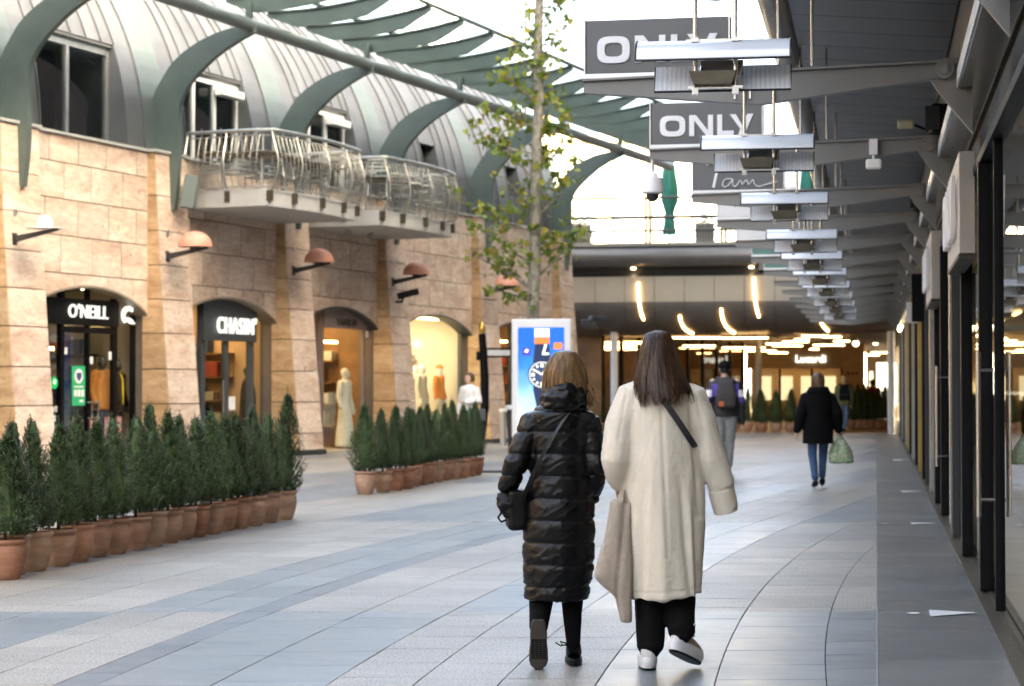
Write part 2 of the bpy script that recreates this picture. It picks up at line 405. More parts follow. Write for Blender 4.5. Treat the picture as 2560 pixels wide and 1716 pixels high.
# steel drain line with slots, and white wayfinding marks laid into the dark strip
drain = MB()
pa, pb = czl(20.75, -7.5), czl(20.75, 3.78); d = (pb - pa).normalized(); nrm = Vector((-d.y, d.x, 0)); L = (pb - pa).length
k = 0
while k * .11 < L:
    a = pa + d * (k * .11); b = pa + d * min(L, k * .11 + .075)
    drain.add([a - nrm * .02 + Vector((0, 0, .006)), b - nrm * .02 + Vector((0, 0, .006)), b + nrm * .02 + Vector((0, 0, .006)), a + nrm * .02 + Vector((0, 0, .006))], [(0, 1, 2, 3)]); k += 1
drain.build('drain_slots', ALU, pave, fix=False)
MB().box(-.005, .006, 6, 62, -.02, .0015).build('edge_strip', mat('edge_strip_grey', (.26, .26, .25), .5), pave)
MARK = mat('white_floor_mark', (.72, .72, .70), .5, var=.12, vscale=30)
for (y_, x0, xt0, xt1) in ((1534, 2267, 2319, 2441), (1310, 2197, 2274, 2346), (1230, 2200, 2250, 2308), (1151, 2190, 2230, 2276)):
    g = ground(x0 + 14, y_)
    mk = MB(); mk.add([(g.x + .040 * cos(2 * pi * i / 16), g.y + .05 * sin(2 * pi * i / 16), .007) for i in range(16)], [tuple(range(16))])
    mk.build('floor_mark_dot', MARK, pave, fix=False)
    hh_ = 8.5 if y_ > 1500 else 2.2
    a = ground(xt0, y_ - hh_); b = ground(xt0 + 4, y_ + hh_); c_ = ground(xt1, y_ - 1)
    MB().add([(a.x, a.y, .007), (b.x, b.y, .007), (min(c_.x, .66), c_.y, .007)], [(0, 1, 2)]).build('floor_mark_arrow', MARK, pave, fix=False)

# ================================================================== stone shop building on the left
P = [-4.65, 0.0, 4.65, 9.51, 14.27, 19.7, 25.4]
PL, PR = -.95, .10                                  # pier runs from P+PL to P+PR along the facade
TOPZ = 5.75
bld = empty('stone_shop_building', FO, FROT, 'long travertine shop building with arched shopfronts and a curved zinc roof', 'building')
def tp(z): return .15 + .42 * max(0.0, (TOPZ - z) / TOPZ) ** 1.3
def fbox(mb, u0, u1, t0, t1, z0, z1): return mb.box(u0, u1, -t1, -t0, z0, z1)
# piers, course by course
pc = [.10, .45, 1.10, 1.74, 2.40, 3.03, 3.66, 4.30, 4.95, TOPZ]
for k, p in enumerate(P):
    core = MB(); core.prism([(-tp(0) + .16, -.02), (.4, -.02), (.4, TOPZ - .01), (-tp(TOPZ) + .03, TOPZ - .01)], p + PL + .03, p + PR - .012, 'x')
    core.build('pier_core', JOINT, bld)
    pl = MB(); fbox(pl, p + PL - .03, p + PR + .03, -.3, tp(0) + .04, -.01, .10); pl.build('plinth', DARKGREY, bld)
    for z0, z1 in zip(pc, pc[1:]):
        a, b = z0 + .009, z1 - .009
        mb = MB(); mb.prism([(-tp(a), a), (.02, a), (.02, b), (-tp(b), b)], p + PL + .02, p + PR, 'x'); mb.build('stone_block', STONE, bld)
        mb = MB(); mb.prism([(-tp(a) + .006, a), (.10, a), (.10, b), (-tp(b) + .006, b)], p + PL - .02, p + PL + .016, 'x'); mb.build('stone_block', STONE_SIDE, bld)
    mb = MB(); fbox(mb, p + PL - .05, p + PR + .04, -.25, tp(TOPZ) + .05, TOPZ, TOPZ + .05); mb.build('coping', CONC, bld)
wc = [2.10, 2.74, 3.37, 4.02, 4.65, 5.28, TOPZ]
def arch_z(s): return 2.74 + .45 * (1 - (2 * s - 1) ** 2) ** .82 if 0 <= s <= 1 else 0
for k in range(6):
    u0, u1 = P[k] + PR, P[k + 1] + PL
    W = u1 - u0
    # backing
    n = 24; A = []; B = []
    for i in range(n + 1):
        s = i / n; A.append((u0 + W * s, arch_z(s) + .02)); B.append((u0 + W * s, TOPZ - .01))
    MB().strip(A, B, .03, .32).build('wall_core', JOINT, bld)
    for ci, (z0, z1) in enumerate(zip(wc, wc[1:])):
        nb = max(3, round(W / .92)); cut = [0] + [(j + (.5 if ci % 2 else 0) + rnd.uniform(-.08, .08)) / nb for j in range(nb + 1)] + [1]
        cut = sorted(set(min(1, max(0, c)) for c in cut)); cut = [c for i_, c in enumerate(cut) if i_ == 0 or c - cut[i_ - 1] > .06]; cut[-1] = 1
        for s0, s1 in zip(cut, cut[1:]):
            ss = [s0 + (s1 - s0) * i / 8 for i in range(9)]
            A = []; B = []
            for s in ss:
                lo = max(z0 + .009, arch_z(s))
                if lo < z1 - .03:
                    uu = min(max(u0 + W * s, u0 + W * s0 + .008), u0 + W * s1 - .008)
                    A.append((uu, lo)); B.append((uu, z1 - .009))
            if len(A) < 2 or A[-1][0] - A[0][0] < .05: continue
            dd = rnd.uniform(-.003, .003)
            MB().strip(A, B, -.0 + dd, .04).build('stone_block', STONE, bld)
    fb = MB(); fbox(fb, u0 - .02, u1 + .02, -.2, .06, TOPZ, TOPZ + .05); fb.build('coping', CONC, bld)
    A = []; B = []
    for i in range(25):
        s = i / 24; A.append((u0 + W * s, arch_z(s) - .035)); B.append((u0 + W * s, arch_z(s) + .003))
    MB().strip(A, B, -.015, .34).build('arch_trim', mat('bronze_trim', (.30, .25, .20), .45, .3) if k in (1, 2) else SLATE, bld)

# zinc barrel roof
RR, RB, TC, ZC = 3.9, 4.8, -4.05, TOPZ + .03
def rp(a, d=0.0): return (-(TC + (RR + d) * cos(a)), ZC + (RB + d) * sin(a))     # local y, z
def pan(u0, u1, a0, a1, name='roof_pan', mt=ZINC, lift=0.0, seam=True):
    n = max(3, int((a1 - a0) / R(4))); A = [rp(a0 + (a1 - a0) * i / n, lift) for i in range(n + 1)]; B = [rp(a0 + (a1 - a0) * i / n, lift - .05) for i in range(n + 1)]
    mb = MB(); mb.strip(A, B, u0, u1, 'x')
    if seam:
        A2 = [rp(a0 + (a1 - a0) * i / n, lift + .035) for i in range(n + 1)]; mb.strip(A2, A, u1 - .022, u1 - .001, 'x')
    return mb.build(name, mt, bld)
AEND = R(96)
DORM = {1: (.55, 3.25), 2: (5.25, 7.95), 3: (10.1, 12.75)}
SMALL = {4: (16.3, 17.3), 5: (21.7, 22.7), 0: (-4.0, -1.4)}
for k in range(6):
    u0, u1 = P[k] - .02, P[k + 1] - .84
    n = 8; wd = (u1 - u0) / n
    dr = DORM.get(k) or (SMALL[0] if k == 0 else None); sm = SMALL.get(k) if k >= 4 else None
    edges = [u0 + wd * i for i in range(n + 1)]
    for e in (dr or ()) + (sm or ()):
        j = min(range(1, n), key=lambda i: abs(edges[i] - e)); edges[j] = e
    for a, b in zip(edges, edges[1:]):
        mid = (a + b) / 2
        if dr and dr[0] < mid < dr[1]: pan(a, b, R(23.5), AEND)
        elif sm and sm[0] < mid < sm[1]: pan(a, b, 0, R(9.5)); pan(a, b, R(19.8), AEND)
        else: pan(a, b, 0, AEND)
for p in P: pan(p - .84, p - .02, 0, AEND, 'roof_band', GREENBAND, .03, False)
mb = MB(); fbox(mb, P[0] - 2, P[-1] + .1, -9, TC - .0, ZC + RB - .5, ZC + RB - .02); mb.build('flat_roof', ZINC, bld)
endp = [rp(AEND * i / 20, -.06) for i in range(21)]
MB().prism([(.3, ZC)] + endp + [(8.5, ZC + RB - .1), (8.5, ZC)], P[-1] + .06, P[-1] + .12, 'x').build('roof_end_wall', ZINC, bld)
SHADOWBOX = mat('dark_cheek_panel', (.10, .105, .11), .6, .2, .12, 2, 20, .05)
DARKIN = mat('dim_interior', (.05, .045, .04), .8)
WFRAME = mat('white_window_frame', (.62, .62, .61), .4, .0, .04)
BRICKIN = mat('brown_interior', (.22, .12, .08), .8)
for k, (a, b) in list(DORM.items()) + [(0, SMALL[0])]:
    ztop = ZC + RB * sin(R(23.5)); tb = TC + RR * cos(R(23.5))
    for u in (a, b):                                              # cheeks follow the roof curve
        pr = [rp(R(23.5) * i / 8, -.004) for i in range(9)]
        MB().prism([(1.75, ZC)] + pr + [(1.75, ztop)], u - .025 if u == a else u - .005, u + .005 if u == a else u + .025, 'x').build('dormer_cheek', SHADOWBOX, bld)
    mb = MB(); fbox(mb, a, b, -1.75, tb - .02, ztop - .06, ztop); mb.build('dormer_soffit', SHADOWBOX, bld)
    mb = MB(); fbox(mb, a, b, -1.75, -.1, ZC - .05, ZC); mb.build('dormer_floor', CONC, bld)
    tg = -.62
    fr = MB(); fbox(fr, a, b, tg - .05, tg + .05, ztop - .2, ztop - .06)
    xs = [a + .04, a + (b - a) * .36, a + (b - a) * .66, b - .04] if k != 1 else [a + .04, a + (b - a) * .52, b - .04]
    for x_ in xs: fbox(fr, x_ - .045, x_ + .045, tg - .05, tg + .05, ZC, ztop - .2)
    wf = fr.build('window_frame', WFRAME if k != 1 else ALU, bld)
    for x0, x1 in zip(xs, xs[1:]):
        mb = MB(); fbox(mb, x0 + .045, x1 - .045, tg - .01, tg + .01, ZC, ztop - .2); mb.build('pane', GLASS_DARK, wf)
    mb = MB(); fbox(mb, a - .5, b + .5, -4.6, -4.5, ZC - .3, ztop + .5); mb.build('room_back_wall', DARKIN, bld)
    mb = MB(); fbox(mb, a + .3, a + 1.1, -2.9, -2.7, ZC, ztop - .7); mb.build('room_screen', BRICKIN, bld)
    if k in (2, 3):
        mb = MB(); fbox(mb, b - 1.0, b - .15, tg + .08, tg + .3, ztop - .42, ztop - .26); mb.build('awning_cassette', WFRAME, bld, bevel=.02)
for k in (4, 5):
    a, b = SMALL[k]
    z0, z1 = ZC + RB * sin(R(9.5)), ZC + RB * sin(R(19.8))
    for u in (a, b):
        pr = [rp(R(9.5 + 10.3 * i / 5), -.01) for i in range(6)]
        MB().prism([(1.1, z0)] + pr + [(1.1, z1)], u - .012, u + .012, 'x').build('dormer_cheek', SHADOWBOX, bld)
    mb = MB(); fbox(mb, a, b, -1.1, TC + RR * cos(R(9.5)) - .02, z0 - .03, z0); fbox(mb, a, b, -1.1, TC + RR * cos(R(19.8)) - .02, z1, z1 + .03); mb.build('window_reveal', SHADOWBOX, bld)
    mb = MB(); fbox(mb, a, b, -.66, -.64, z0, z1); mb.build('pane', GLASS_DARK, bld)
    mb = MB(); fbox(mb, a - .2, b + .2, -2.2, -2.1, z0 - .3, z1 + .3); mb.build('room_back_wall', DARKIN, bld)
# body behind the shops
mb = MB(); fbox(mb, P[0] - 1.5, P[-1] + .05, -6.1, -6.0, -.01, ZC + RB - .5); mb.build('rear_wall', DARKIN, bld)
mb = MB(); fbox(mb, P[-1] + .05, P[-1] + .10, -6.1, .0, -.01, ZC); mb.build('end_wall', STONE, bld)

# ================================================================== glass canopy on curved ribs
can = empty('glass_canopy', FO, FROT, 'wing-shaped glass canopy on curved green steel ribs along the stone building', 'canopy')
LE = [(.2, 4.72), (-.02, 5.3), (-.24, 5.85), (-.33, 6.44), (-.2, 6.9), (.0, 7.2), (.16, 7.43), (.42, 7.64), (.7, 7.8), (1.05, 7.94), (1.4, 8.03), (1.9, 8.08)]
RE = [(.26, 4.71), (.34, 5.3), (.36, 5.85), (.33, 6.25), (.36, 6.7), (.5, 6.95), (.66, 7.14), (.88, 7.34), (1.12, 7.52), (1.36, 7.66), (1.62, 7.79), (1.95, 7.93)]
def smooth_pl(pl, it=2):
    for _ in range(it):
        q = [pl[0]]
        for a, b in zip(pl, pl[1:]): q += [(.75 * a[0] + .25 * b[0], .75 * a[1] + .25 * b[1]), (.25 * a[0] + .75 * b[0], .25 * a[1] + .75 * b[1])]
        q.append(pl[-1]); pl = q
    return pl
LE2 = [(-t, z) for t, z in smooth_pl(LE)]; RE2 = [(-t, z) for t, z in smooth_pl(RE)]
RIBU = [p - .42 for p in P]
for u in RIBU:
    MB().strip(LE2, RE2, u - .06, u + .06, 'x').build('curved_rib', GREENST, can, smooth=True)
    mb = MB(); mb.tube([(u, -1.82, 8.0), (u, -1.82, 8.5)], .07, 10); mb.tube([(u, -1.82, 7.98), (u, -1.82, 8.06)], .13, 12)
    mb.build('post', GREENST, can, smooth=True)
MB().tube([(-7.2, -1.82, 8.08), (29.6, -1.82, 8.08)], .125, 16).build('main_tube', mat('tube_grey_paint', (.17, .19, .185), .4, .2), can, smooth=True)
def fz(t): return 8.44 + .05 * (t - 1.8) ** 2
fin_us = [-6.6 + 1.58 * i for i in range(23)]
FROST = bpy.data.materials.new('frosted_glass'); FROST.use_nodes = True; MATS['frosted_glass'] = FROST
n_ = FROST.node_tree; n_.nodes.clear()
t1 = N(n_, 'ShaderNodeBsdfTranslucent'); t1.inputs[0].default_value = (.86, .9, .88, 1); t2 = N(n_, 'ShaderNodeBsdfTransparent'); t2.inputs[0].default_value = (.85, .9, .88, 1)
mxx = N(n_, 'ShaderNodeMixShader'); mxx.inputs[0].default_value = .55; oo = N(n_, 'ShaderNodeOutputMaterial')
n_.links.new(t1.outputs[0], mxx.inputs[1]); n_.links.new(t2.outputs[0], mxx.inputs[2]); n_.links.new(mxx.outputs[0], oo.inputs[0])
T0, T1 = 1.2, 3.95
fm = None
for u in fin_us:
    if fm is None:
        A = []; B = []
        for i in range(19):
            t = T0 + (T1 - T0) * i / 18; e = min(1, .28 + 1.6 * min(i, 18 - i) / 9)
            A.append((-t, fz(t) + .2)); B.append((-t, fz(t) + .2 - .30 * min(1, e)))
        mb = MB(); mb.strip(A, B, -.022, .022, 'x'); mb.strip([(a, z + .03) for a, z in A], A, -.085, .085, 'x'); fm = mb.mesh('fin', True); fm.materials.append(GREENST)
    link('fin', fm, None, can, (u, 0, 0))
purl = (1.28, 2.35, 3.9)
for t in purl:
    mb = MB(); fbox(mb, -7.2, fin_us[-1] + .1, t - .05, t + .05, fz(t) + .235, fz(t) + .285); mb.build('purlin', GREENST, can)
pm = []
for ta, tb in ((1.34, 2.3), (2.4, 3.86)):
    mb = MB(); A = [(-(ta + (tb - ta) * i / 6), fz(ta + (tb - ta) * i / 6) + .285) for i in range(7)]; B = [(y, z - .012) for y, z in A]
    mb.strip(A, B, .06, 1.52, 'x'); me = mb.mesh('glass_panel'); me.materials.append(FROST); pm.append(me)
for u in fin_us[:-1]:
    for me in pm: link('glass_panel', me, None, can, (u, 0, 0))

# ================================================================== balconies with stored terrace furniture
RAILM = mat('stainless_rail', (.42, .41, .375), .32, .8, .1, 6)
ORD = ['first', 'second', 'third', 'fourth', 'fifth', 'sixth', 'seventh', 'eighth', 'ninth', 'tenth', 'eleventh', 'twelfth', 'thirteenth', 'fourteenth', 'fifteenth', 'sixteenth', 'seventeenth', 'eighteenth', 'nineteenth', 'twentieth', 'twenty-first', 'twenty-second', 'twenty-third', 'twenty-fourth']
def balcony(u0, Ln, label):
    b = empty('balcony', fw(u0, 0, 4.8), FROT, label, 'balcony', 'concrete balconies on the stone facade')
    def edge(s): return 1.8 + .16 * sin(pi * min(1, max(0, s)))         # bowed front
    poly = [(0, 0)] + [(0, -1.8)] + [(Ln * i / 12, -edge(i / 12)) for i in range(1, 12)] + [(Ln, -1.8), (Ln, 0)]
    MB().prism(poly, 0, .33, 'z').build('slab', CONC, b, bevel=.015)
    path = [(.05, -.1 - 1.7 * i / 6) for i in range(6)] + [(.05 + (Ln - .1) * i / 14, -edge(i / 14) + .0) for i in range(15)] + [(Ln - .05, -1.8 + 1.7 * i / 6) for i in range(1, 7)]
    def outn(i):
        x_, y_ = path[i]
        if i < 6: return (-1, 0)
        if i > 20: return (1, 0)
        return (0, -1)
    hz = 1.43
    MB().tube([(x_ + .1 * outn(i)[0], y_ + .1 * outn(i)[1], hz) for i, (x_, y_) in enumerate(path)], .035, 10).build('handrail', RAILM, b, smooth=True)
    def bulge(zz): q = (zz - .2) / (hz - .2); return .02 + .2 * sin(pi * min(1, q * 1.02)) ** 1.3 * (1 - .35 * q) + .06 * q
    for i in (0, 3, 6, 9, 13, 17, 20, 23, 26):
        i = min(i, len(path) - 1); x_, y_ = path[i]; o = outn(i)
        pts = []
        for j in range(10):
            zz = .12 + (hz - .12) * j / 9; q = bulge(max(.2, zz)); pts.append((x_ + o[0] * q, y_ + o[1] * q, zz))
        MB().tube(pts, .03, 6, flat=.7).build('rail_post', RAILM, b, smooth=True)
        MB().cbox((x_ + o[0] * .03, y_ + o[1] * .03, .2), .1, .1, .2).build('post_bracket', OLDSTEEL, b)
    wires = MB()
    for i in range(len(path) - 1):
        o = outn(i)
        for f_ in (0, .5):
            x_ = path[i][0] * (1 - f_) + path[i + 1][0] * f_; y_ = path[i][1] * (1 - f_) + path[i + 1][1] * f_
            pts = [(x_ + o[0] * bulge(.36 + .98 * j / 5), y_ + o[1] * bulge(.36 + .98 * j / 5), .36 + .98 * j / 5) for j in range(6)]
            wires.tube(pts, .008, 4, cap=False)
    for zz in (.37, 1.33): wires.tube([(x_ + outn(i)[0] * bulge(zz), y_ + outn(i)[1] * bulge(zz), zz) for i, (x_, y_) in enumerate(path)], .014, 5)
    tag(wires.build('thin_balusters', RAILM, b, smooth=True, fix=False), kind='stuff')
    return b
balcony(4.95, 3.7, 'nearer concrete balcony with bowed steel railing, beside the first curved rib')
balcony(9.75, 3.7, 'farther concrete balcony with bowed steel railing, left of the slender street tree')
CHAL = mat('chair_aluminium', (.42, .42, .40), .32, .9, .08, 8)
WICK = mat('table_bronze_top', (.16, .13, .09), .5, .3, .2, 20)
def chair_meshes():
    m1 = MB()
    for sx in (-1, 1):
        m1.tube([(sx * .21, -.21, 0), (sx * .22, -.2, .45), (sx * .22, -.19, .66), (sx * .22, .12, .66), (sx * .2, .18, .45), (sx * .2, .24, 0)], .014, 6)
        m1.tube([(sx * .2, .18, .45), (sx * .2, .26, .86)], .014, 6)
    m1.tube([(-.2, .26, .86), (.2, .26, .86)], .014, 6)
    m2 = MB(); m2.box(-.21, .21, -.21, .2, .43, .455)
    m3 = MB(); 
    for zz in (.56, .64, .72, .8): m3.cbox((0, .19 + (zz - .45) * .18, zz), .4, .012, .05)
    return m1.mesh('frame', True), m2.mesh('seat', bevel=.01), m3.mesh('backrest')
CF, CS, CB_ = chair_meshes(); CF.materials.append(CHAL); CS.materials.append(CHAL); CB_.materials.append(CHAL)
def chair(u, t, z, rz, flip, label):
    e = empty('terrace_chair', fw(u, t, z), FROT + rz, label, 'chair', 'aluminium terrace chairs stored on the balconies')
    if flip: e.rotation_euler = (pi, 0, FROT + rz); e.location.z += .455
    link('frame', CF, None, e); link('seat', CS, None, e); link('backrest', CB_, None, e)
def table(u, t, rz, label):
    e = empty('terrace_table', fw(u, t, 5.13), FROT + rz, label, 'table', 'bistro tables stored on the balconies')
    MB().box(-.36, .36, -.36, .36, .71, .745).build('table_top', WICK, e, bevel=.012)
    MB().tube([(0, 0, .02), (0, 0, .71)], .032, 10).build('leg', CHAL, e, smooth=True)
    mb = MB(); mb.box(-.28, .28, -.04, .04, 0, .03); mb.box(-.04, .04, -.28, .28, .0, .031); mb.build('foot', CHAL, e, bevel=.006)
tb_ = [(5.45, 1.0), (5.5, .2 + 1.45 - .15), (6.3, 1.35), (7.2, 1.3), (8.0, 1.3), (6.3, .5)]
for i, (u, t) in enumerate([(5.45, .55), (5.5, 1.38), (6.45, 1.35), (7.35, 1.3), (8.15, 1.25)]):
    table(u, t, rnd.uniform(-.1, .1), ORD[i] + ' bistro table from the left on the nearer balcony')
for i, (u, t, fl, zz) in enumerate([(5.3, .5, 1, 5.875), (5.45, 1.3, 1, 5.875), (5.75, .75, 1, 5.875), (6.35, 1.25, 1, 5.875), (6.9, 1.3, 0, 5.13), (6.95, .5, 0, 5.13), (7.8, 1.3, 0, 5.13), (7.75, .6, 0, 5.13), (7.75, .6, 0, 5.25), (8.45, .9, 0, 5.13)]):
    chair(u, t, zz, rnd.choice((0, 1.57, 3.14, -1.57)) + rnd.uniform(-.3, .3), fl, ('upturned ' if fl else '') + 'aluminium terrace chair, ' + ORD[i] + ' from the left on the nearer balcony')
for i, (u, t) in enumerate([(10.3, 1.2), (11.2, 1.3), (12.2, 1.3)]):
    table(u, t, rnd.uniform(-.1, .1), ORD[i] + ' bistro table from the left on the farther balcony')
for i in range(12):
    u = 10.15 + .27 * i; t = 1.45 if i % 2 else .85
    chair(u, t, 5.13 + (.32 if i % 3 == 1 else 0), rnd.uniform(0, 6.28), 1 if i % 4 == 2 else 0, 'jumbled aluminium terrace chair, ' + ORD[i] + ' from the left on the farther balcony')

# ================================================================== wall lamps, loudspeaker, camera on the stone facade
PINK = mat('pink_lamp_dome', (.60, .28, .20), .5, .0, .06)
for k in range(1, 6):
    u, z = P[k] - .68, 3.86; t0 = tp(z)
    nm = ['', 'first', 'second', 'third', 'fourth', 'fifth'][k]
    e = empty('wall_lamp', fw(u, t0, z), FROT, ('flat disc wall lamp without its dome on the leftmost stone pier' if k == 1 else 'pink domed wall lamp on the ' + nm + ' stone pier from the left'), 'wall lamp', 'wall lamps on the stone piers')
    mb = MB(); mb.prism([(0, -.09), (0, .02), (-.86, .13), (-.86, .09)], -.03, .03, 'x'); mb.build('bracket', DARKGREY, e)
    MB().cbox((0, -.005, -.03), .12, .02, .2).build('wall_plate', DARKGREY, e)
    if k == 1:
        MB().lathe([(.30, .0), (.30, .015), (.02, .03)], 24, (0, -.6, .12)).build('disc', WHITEP, e, smooth=True)
        MB().lathe([(.12, .0), (.13, .1), (.10, .13), (.10, .17), (.02, .19)], 18, (0, -.6, .15)).build('lamp_head', WHITEP, e, smooth=True)
    else:
        pr = [(.31 * cos(a), .29 * sin(a) ** .9 if a > 0 else 0) for a in [i * pi / 2 / 9 for i in range(9)]] + [(.01, .29)]
        MB().lathe(pr, 26, (0, -.6, .13)).build('dome', PINK, e, smooth=True)
        MB().lathe([(.10, -.03), (.10, .03)], 14, (0, -.6, .11)).build('lamp_base', DARKGREY, e)
    MB().lathe([(.05, 0), (.05, .01), (.01, .012)], 12).build('bolt_cover', ALU, e, loc=(.02, -.01, .42), rot=(R(90), 0, 0))
e = empty('wall_speaker', fw(P[2] - .35, .38, 5.05), FROT + .5, 'green-grey box loudspeaker tilted on the pier below the first curved rib', 'loudspeaker')
MB().cbox((0, -.12, 0), .34, .26, .62, rx=.16).build('cabinet', GREENBAND, e, bevel=.02)
MB().cbox((0, -.265, -.02), .28, .02, .54, rx=.16).build('grille', GREENST, e)
e = empty('security_camera', fw(P[4] - .75, .36, 3.42), FROT, 'black security camera on the pier right of the brown-panel shop', 'camera')
MB().tube([(0, 0, -.05), (0, -.16, -.05), (0, -.2, .08)], .03, 8).build('mount', BLACKM, e, smooth=True)
MB().cbox((.02, -.3, .13), .16, .5, .15, rz=.5, rx=-.25).build('housing', BLACKM, e, bevel=.02)
e = empty('security_camera', fw(P[6] + .0, .5, 3.3), FROT, 'grey security cameras on the corner pier next to the bridge', 'camera')
MB().tube([(0, 0, 0), (0, -.2, 0), (.2, -.35, .02)], .04, 8).build('mount', DARKGREY, e, smooth=True)
MB().cbox((.28, -.4, .05), .2, .5, .18, rz=.9).build('housing', DARKGREY, e, bevel=.02)
MB().cbox((-.2, -.3, -.15), .2, .45, .17, rz=-.3).build('housing', DARKGREY, e, bevel=.02)

# ================================================================== arcade building on the right
GX = .72
arc_b = empty('arcade_building', (0, 0, 0), 0, 'dark glazed shop arcade with a steel canopy along the right edge', 'building')
WALLP = mat('grey_wall_panel', (.19, .19, .185), .5, .1, .08, 2)
SOFF = mat('dark_soffit', (.036, .0355, .035), .38, .1, .14, 1.5, objvar=.10)
GUT = mat('gutter_metal', (.22, .22, .215), .25, .7, .1, 4)
BEAMM = mat('grey_beam_paint', (.19, .186, .178), .42, .2, .08, 3)
track = MB(); track.box(.655, .70, 6, 61.5, .0, .014); track.box(.74, .82, 6, 61.5, .0, .012); track.box(.70, .74, 6, 61.5, .0, .004)
track.build('door_track', OLDSTEEL, arc_b)
posts = [(6.5, .08), (9.2, .05), (12.6, .04), (13.85, .16), (16.7, .2), (18.8, .14), (20.3, .08), (22.0, .2), (24.3, .2), (26.6, .1), (28.8, .1), (30.8, .3), (33.6, .2), (36.4, .3), (39.5, .2), (42.5, .4), (45.5, .2), (48.7, .4), (52, .3), (55, .3), (58.5, .4), (61.4, .3)]
GOLDP = mat('brass_post', (.42, .30, .10), .35, .8, .15, 8); GREYP = mat('grey_post', (.33, .33, .33), .4, .4)
pmts = [BLACKM, BLACKM, BLACKM, BLACKM, BLACKM, DARKGREY, STEEL, BLACKM, BLACKM, STEEL, DARKGREY, BLACKM, GOLDP, BLACKM, GREYP, BLACKM, GOLDP, GREYP, BLACKM, GREYP, BLACKM, GREYP]
for (y, wd), mt in zip(posts, pmts):
    prot = .0 if wd < .1 else .03
    MB().box(GX - prot, GX + .06, y, y + wd, .012, 2.92).build('door_post', mt, arc_b, bevel=.006)
SHOPGL = glass('arcade_glass', (.80, .86, .84), 1.52, .0, .06)
for (a, wa), (b, wb) in zip(posts, posts[1:]):
    MB().box(GX + .03, GX + .045, a + wa, b, .02, 2.92).build('pane', SHOPGL, arc_b)
    MB().box(GX + .03, GX + .045, a + wa * .5 + .02, b + wb * .5 - .02, 2.99, 3.33).build('transom_pane', SHOPGL, arc_b)
MB().box(GX - .02, GX + .10, 6, 61.6, 2.92, 2.985).build('door_header', BLACKM, arc_b)
y = 6.0
while y < 61:
    MB().box(.62, .8, y + .004, y + 1.796, 3.40, 4.30).build('wall_panel', WALLP, arc_b); y += 1.8
for i in range(15):
    y0 = 7.7 + 3.6 * i
    g = MB(); g.prism([(.53, 3.31), (.53, 3.43), (.60, 3.45), (.74, 3.45), (.735, 3.30)], y0 + .01, y0 + 3.63, 'y')
    gs = g.build('gutter_segment', GUT, arc_b, bevel=.008)
    MB().box(.520, .529, y0 + .03, y0 + 3.58, 3.315, 3.425).build('gutter_sky_strip', mat('gutter_sky_reflection', (.78, .77, .74), .35, .3), gs)  # pale strip added on the left face: sky reflection put into colour
# soffit panels and rounded nose of the canopy
sp = MB(); sp.prism([(-.64, 4.28), (.60, 4.18), (.60, 4.21), (-.64, 4.31)], .006, .684, 'y'); spm = sp.mesh('soffit_panel'); spm.materials.append(SOFF)
for i in range(76): link('soffit_panel', spm, None, arc_b, (0, 8.6 + .69 * i, 0))
MB().box(-.64, .6, 8.6, 61.2, 4.33, 4.46).build('canopy_deck', DARKGREY, arc_b)
MB().tube([(-.745, 8.6, 4.30), (-.745, 61.2, 4.30)], .115, 18).build('canopy_nose', mat('nose_metal', (.16, .155, .15), .35, .5), arc_b, smooth=True)
# unseen storeys above, sized to shade the street, and the room behind the glass
up = MB(); up.box(.63, 14, -45, 76, 4.48, 17.0); up.build('upper_storeys', mat('upper_brick', (.30, .22, .18), .8, .0, .15, 2, 30, .1), arc_b)
for r_ in range(2):
    for c_ in range(9):
        MB().box(.60, .64, 8 + 7 * c_, 11 + 7 * c_, 6.2 + 3.6 * r_, 8.2 + 3.6 * r_).build('upper_window', GLASS_DARK, arc_b)
ROOMW = mat('arcade_room_wall', (.34, .32, .29), .7, .0, .1, 1)
rm = MB(); rm.box(7.0, 7.2, 4, 62, 0, 3.3); rm.box(.9, 7.2, 3.9, 4.0, 0, 3.3); rm.box(.9, 7.2, 4, 62, 3.3, 3.4); rm.build('room_shell', ROOMW, arc_b)
MB().box(.86, 7.2, 4, 62, -.012, .002).build('room_floor', mat('room_floor_tile', (.22, .2, .18), .3, .0, .1, 1), arc_b)
for i in range(8):
    yy = 9 + 6.6 * i
    MB().box(2.2, 2.9, yy, yy + .9, 0, 1.25).build('display_unit', mat('display_wood', (.32, .2, .11), .5), arc_b)
    MB().cbox((3.4, yy + 1.5, 3.22), .08, 2.2, .06).build('ceiling_lamp', LEDW, arc_b)
    MB().box(4.4, 4.5, yy + 2.0, yy + 5.2, 0, 2.1).build('clothes_wall', mat('mixed_clothes', (.16, .12, .12), .8, .0, .7, 5), arc_b)
# door pulls
for (yy, x_) in ((13.25, .655), (21.75, .64)):
    h = MB(); h.tube([(x_, yy, .55), (x_, yy, 1.62)], .017, 12)
    for zz in (.66, 1.5): h.tube([(x_, yy, zz), (GX + .03, yy, zz)], .012, 8)
    h.build('door_pull', STEEL, arc_b, smooth=True)
